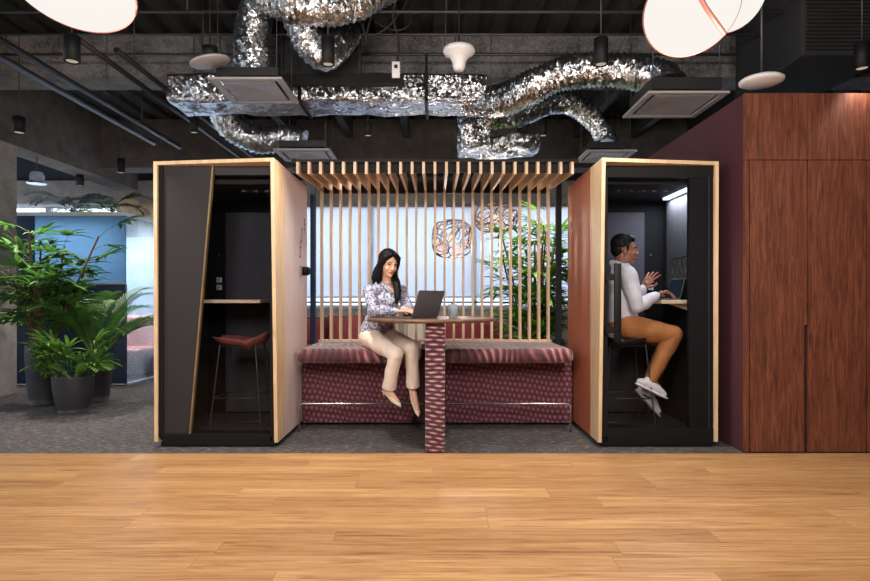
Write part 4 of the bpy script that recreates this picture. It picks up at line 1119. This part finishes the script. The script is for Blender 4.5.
# open V neck: skin wedge and collar leaves
n0 = nkb; fr_, rr_, uu_ = frame(bod)
col_c = MB()
for s in (-1, 1):
    q0 = n0-fr_*.045+rr_*s*.03+V((0,0,.022)); q1 = n0+fr_*.02+rr_*s*.058+V((0,0,-.002)); q2 = n0+fr_*.085+rr_*s*.040+V((0,0,-.045)); q3 = n0+fr_*.105+rr_*s*.012+V((0,0,-.085))
    col_c.tube([q0, q1, q2, q3], [.012, .017, .017, .008], 8, squash=(fr_, .6))
col_c.build('collar', M['blouse'], W)
MB().poly([n0+fr_*.060+rr_*-.036+V((0,0,-.012)), n0+fr_*.060+rr_*.036+V((0,0,-.012)), n0+fr_*.118+V((0,0,-.085)),
           n0+fr_*.03+rr_*-.036+V((0,0,-.012)), n0+fr_*.03+rr_*.036+V((0,0,-.012)), n0+fr_*.09+V((0,0,-.085))],
          [(0,1,2), (5,4,3), (0,3,4,1), (1,4,5,2), (2,5,3,0)]).build('neckline', M['skin_w'], W)
# trousers
tr = MB(); tr.ell(pel+V((0,0,-.02)), (.168, .135, .095))
for hp, kn, an in ((hipR, kneR, ankR), (hipL, kneL, ankL)):
    tr.tube([hp, hp.lerp(kn, .5), kn], [.098, .084, .068], 16)
    tr.tube([kn, kn.lerp(an, .35), kn.lerp(an, .92)], [.062, .057, .060], 16, caps=False)
T = tr.build('trousers', M['trousers'], W, remesh=.006, smooth=3, rumple=(.006, 11)); T['label'] = 'loose cream trousers'
for an, to in ((ankR, toeR), (ankL, toeL)):
    d = (to-an).normalized(); dn = V((0,0,-1)); dn = (dn-d*dn.dot(d)).normalized(); heel = an-d*.045+dn*.035
    sh = MB().tube([an+d*.075+dn*.012, an+d*.11+dn*.012, to+d*.005+dn*.008, to+d*.03+dn*.012], [.031, .032, .022, .006], 14, squash=(dn, .62))
    sh.tube([heel+dn*.004, an+d*.04+dn*.034, an+d*.10+dn*.030, to+dn*.018], [.022, .022, .03, .02], 12, squash=(dn, .22))
    so = sh.build('shoe', M['pump'], W)
    sd = d.cross(dn).normalized()
    MB().tube([an+d*.085+sd*.031+dn*.016, an+d*.02+sd*.032+dn*.006, an-d*.042+dn*.004, an+d*.02-sd*.032+dn*.006, an+d*.085-sd*.031+dn*.016], .004, 6).build('heel_strap', M['pump'], so)
    MB().tube([heel+dn*.0, heel+dn*.03], [.010, .007], 8).build('heel', M['pump'], so)

# ---- seated man, profile to the right
hY = 4.98
pel = V((1.60, 5.0, .975)); wst = V((1.585, 5.0, 1.10)); chs = V((1.62, 5.0, 1.28)); nkb = V((1.605, 5.0, 1.47))
hc = P(624.5, 249.5, 4.98)
shN, shF = V((1.61, 4.84, 1.39)), V((1.60, 5.15, 1.385))
elN, elF = P(637, 306.5, 4.80), P(633, 304, 5.2)
wrN, wrF = P(656.5, 295.5, 4.90), P(643, 288, 5.10)
hpN, hpF = V((1.61, 4.91, .955)), V((1.61, 5.10, .955))
knN, knF = P(673, 334.5, 4.88), P(669, 340, 5.1)
anN, anF = P(651, 380, 4.88), P(646, 390, 5.08)
mm = MB()
A, R = head(mm, hc, (1, -.10, -.06), (0,0,1), 1.03, 1.1)
mm.tube([hc+V((-.02, 0, -.05)), nkb+V((0,0,.0)), nkb-V((0,0,.05))], [.056, .057, .07], 16)
mm.tube([nkb-V((0,0,.05)), chs, wst, pel], [.07, .10, .095, .11], 16); mm.ell(chs, (.09, .13, .12))
for sh, el, wr in ((shN, elN, wrN), (shF, elF, wrF)):
    mm.tube([nkb-V((0,0,.06)), sh], [.06, .055], 12); mm.tube([sh, el], [.05, .04], 12); mm.tube([el, el.lerp(wr, .35), wr], [.040, .039, .027], 12)
for hp, kn, an in ((hpN, knN, anN), (hpF, knF, anF)):
    mm.tube([hp, hp.lerp(kn, .5), kn], [.088, .076, .057], 14); mm.tube([kn, kn.lerp(an, .3), an], [.056, .056, .034], 14)
toN, toF = P(664, 395, 4.86), P(658, 412, 5.04)
for an, to in ((anN, toN), (anF, toF)): mm.tube([an, an.lerp(to, .5), to], [.034, .032, .022], 12)
hand(mm, wrN, (.92, .12, .38), (.4, -.2, -1), 1, .68, 1.05)
hand(mm, wrF, (.55, -.05, .83), (.55, .72, -.35), -1, .16, 1.05, .2)
MN = mm.build('person', M['skin_m'], None, origin=V((1.6, 5.0, .86)), remesh=.0045, smooth=3)
tag(MN, 'seated man in white sweatshirt and tan trousers in profile inside the right booth', 'person')
face(MN, A, R, 1.03, M['skin_m'], .007)
hr = MB(); hr.ell(A(0, -.026, .050), (.080*1.03, .093*1.03, .085*1.03), R)
hr.ell(A(0, .02, .088), (.066, .062, .042), R); hr.ell(A(0, -.055, .0), (.070, .06, .07), R)
for s in (-1, 1): hr.tube([A(s*.073, .012, .03), A(s*.075, .012, -.012)], [.012, .006], 8)
hr.build('hair', M['hair'], MN, remesh=.005, smooth=2, rumple=(.003, 70))['label'] = 'short black hair'
sw = MB()
sw.tube([nkb-V((0,0,.05)), chs+V((0,0,.03)), wst, pel+V((0,0,.03)), pel-V((.01,0,.035))], [.10, .145, .145, .15, .135], 20)
sw.tube([nkb-V((.02,0,.01)), nkb-V((0.01,0,.06))], [.078, .10], 16)
for sh, el, wr in ((shN, elN, wrN), (shF, elF, wrF)):
    sw.tube([nkb-V((0,0,.065)), sh], [.075, .074], 14); sw.tube([sh, sh.lerp(el, .5), el], [.076, .070, .060], 14)
    sw.tube([el, el.lerp(wr, .45), el.lerp(wr, .9)], [.060, .056, .042], 14)
    sw.tube([el.lerp(wr, .86), el.lerp(wr, .96)], .036, 14)
for k in range(9): pass
sw.tube([nkb+V((.045,-.055,-.01)), nkb+V((-.045,-.06,.02)), nkb+V((-.075,0,.03)), nkb+V((-.045,.06,.02)), nkb+V((.045,.055,-.01))], [.020, .028, .032, .028, .020], 10)
S = sw.build('sweatshirt', M['sweat'], MN, remesh=.006, smooth=3, rumple=(.009, 11)); S['label'] = 'white hooded sweatshirt'
tr = MB(); tr.ell(pel-V((0,0,.01)), (.145, .175, .10))
for hp, kn, an in ((hpN, knN, anN), (hpF, knF, anF)):
    tr.tube([hp, hp.lerp(kn, .5), kn], [.108, .098, .078], 16); tr.tube([kn, kn.lerp(an, .35), kn.lerp(an, .96)], [.077, .072, .050], 16)
T = tr.build('trousers', M['chino'], MN, remesh=.006, smooth=3, rumple=(.007, 11)); T['label'] = 'tan cotton trousers'
for an, to in ((anN, toN), (anF, toF)):
    d = (to-an).normalized(); dn = V((0,0,-1)); dn = (dn-d*dn.dot(d)).normalized()
    # sole direction is flatter than the ankle-toe line
    hl = an-d*.07+dn*.045
    hl = an+V((-.098, 0, -.03)) if an is anN else an+V((-.062, 0, -.01))
    tp = to+d*.02
    sd = (tp-hl).normalized(); up = V((0,-1,0)).cross(sd); up = -up if up.z < 0 else up
    sh = MB().tube([hl+up*.015, hl.lerp(tp, .28)+up*.038, hl.lerp(tp, .6)+up*.028, hl.lerp(tp, .9)+up*.012], [.032, .043, .040, .026], 16)
    sh.tube([hl.lerp(tp, .22)+up*.05, hl.lerp(tp, .26)+up*.075], [.038, .036], 14)
    so = sh.build('sneaker', M['shoe'], MN, remesh=.005, smooth=3)
    MB().tube([hl-up*.012, hl.lerp(tp, .35)-up*.008, hl.lerp(tp, .7)-up*.010, tp-up*.006], [.034, .040, .043, .026], 16, squash=(up, .32)).build('sole', M['sole'], so)

# ------------------------------------------------------------------ lights, world, camera
ld = bpy.data.lights.new('booth_light', 'AREA'); ld.shape = 'RECTANGLE'; ld.size = .08; ld.size_y = .55; ld.energy = 12; ld.color = (.85,.92,1)
lo = bpy.data.objects.new('booth_lamp_source', ld); col.objects.link(lo); lo.location = (2.14, 5.15, 2.11)
W_ = bpy.data.worlds.new('world'); bpy.context.scene.world = W_; W_.use_nodes = True
bg = W_.node_tree.nodes['Background']; bg.inputs[0].default_value = (.95, .975, 1.0, 1); bg.inputs[1].default_value = 3.9
cam = bpy.data.cameras.new('camera'); co = bpy.data.objects.new('camera', cam); col.objects.link(co)
co.location = (0, 0, HC); co.rotation_euler = (PI/2, 0, 0); cam.sensor_width = 36; cam.lens = F/870*36
cam.shift_y = 9.5/870; cam.clip_start = .05; cam.clip_end = 200
s = bpy.context.scene; s.camera = co
s.view_settings.view_transform = 'Standard'; s.view_settings.look = 'None'; s.view_settings.gamma = 1; s.view_settings.exposure = 0
s.view_settings.use_curve_mapping = False
s.cycles.max_bounces = 10; s.cycles.transparent_max_bounces = 12
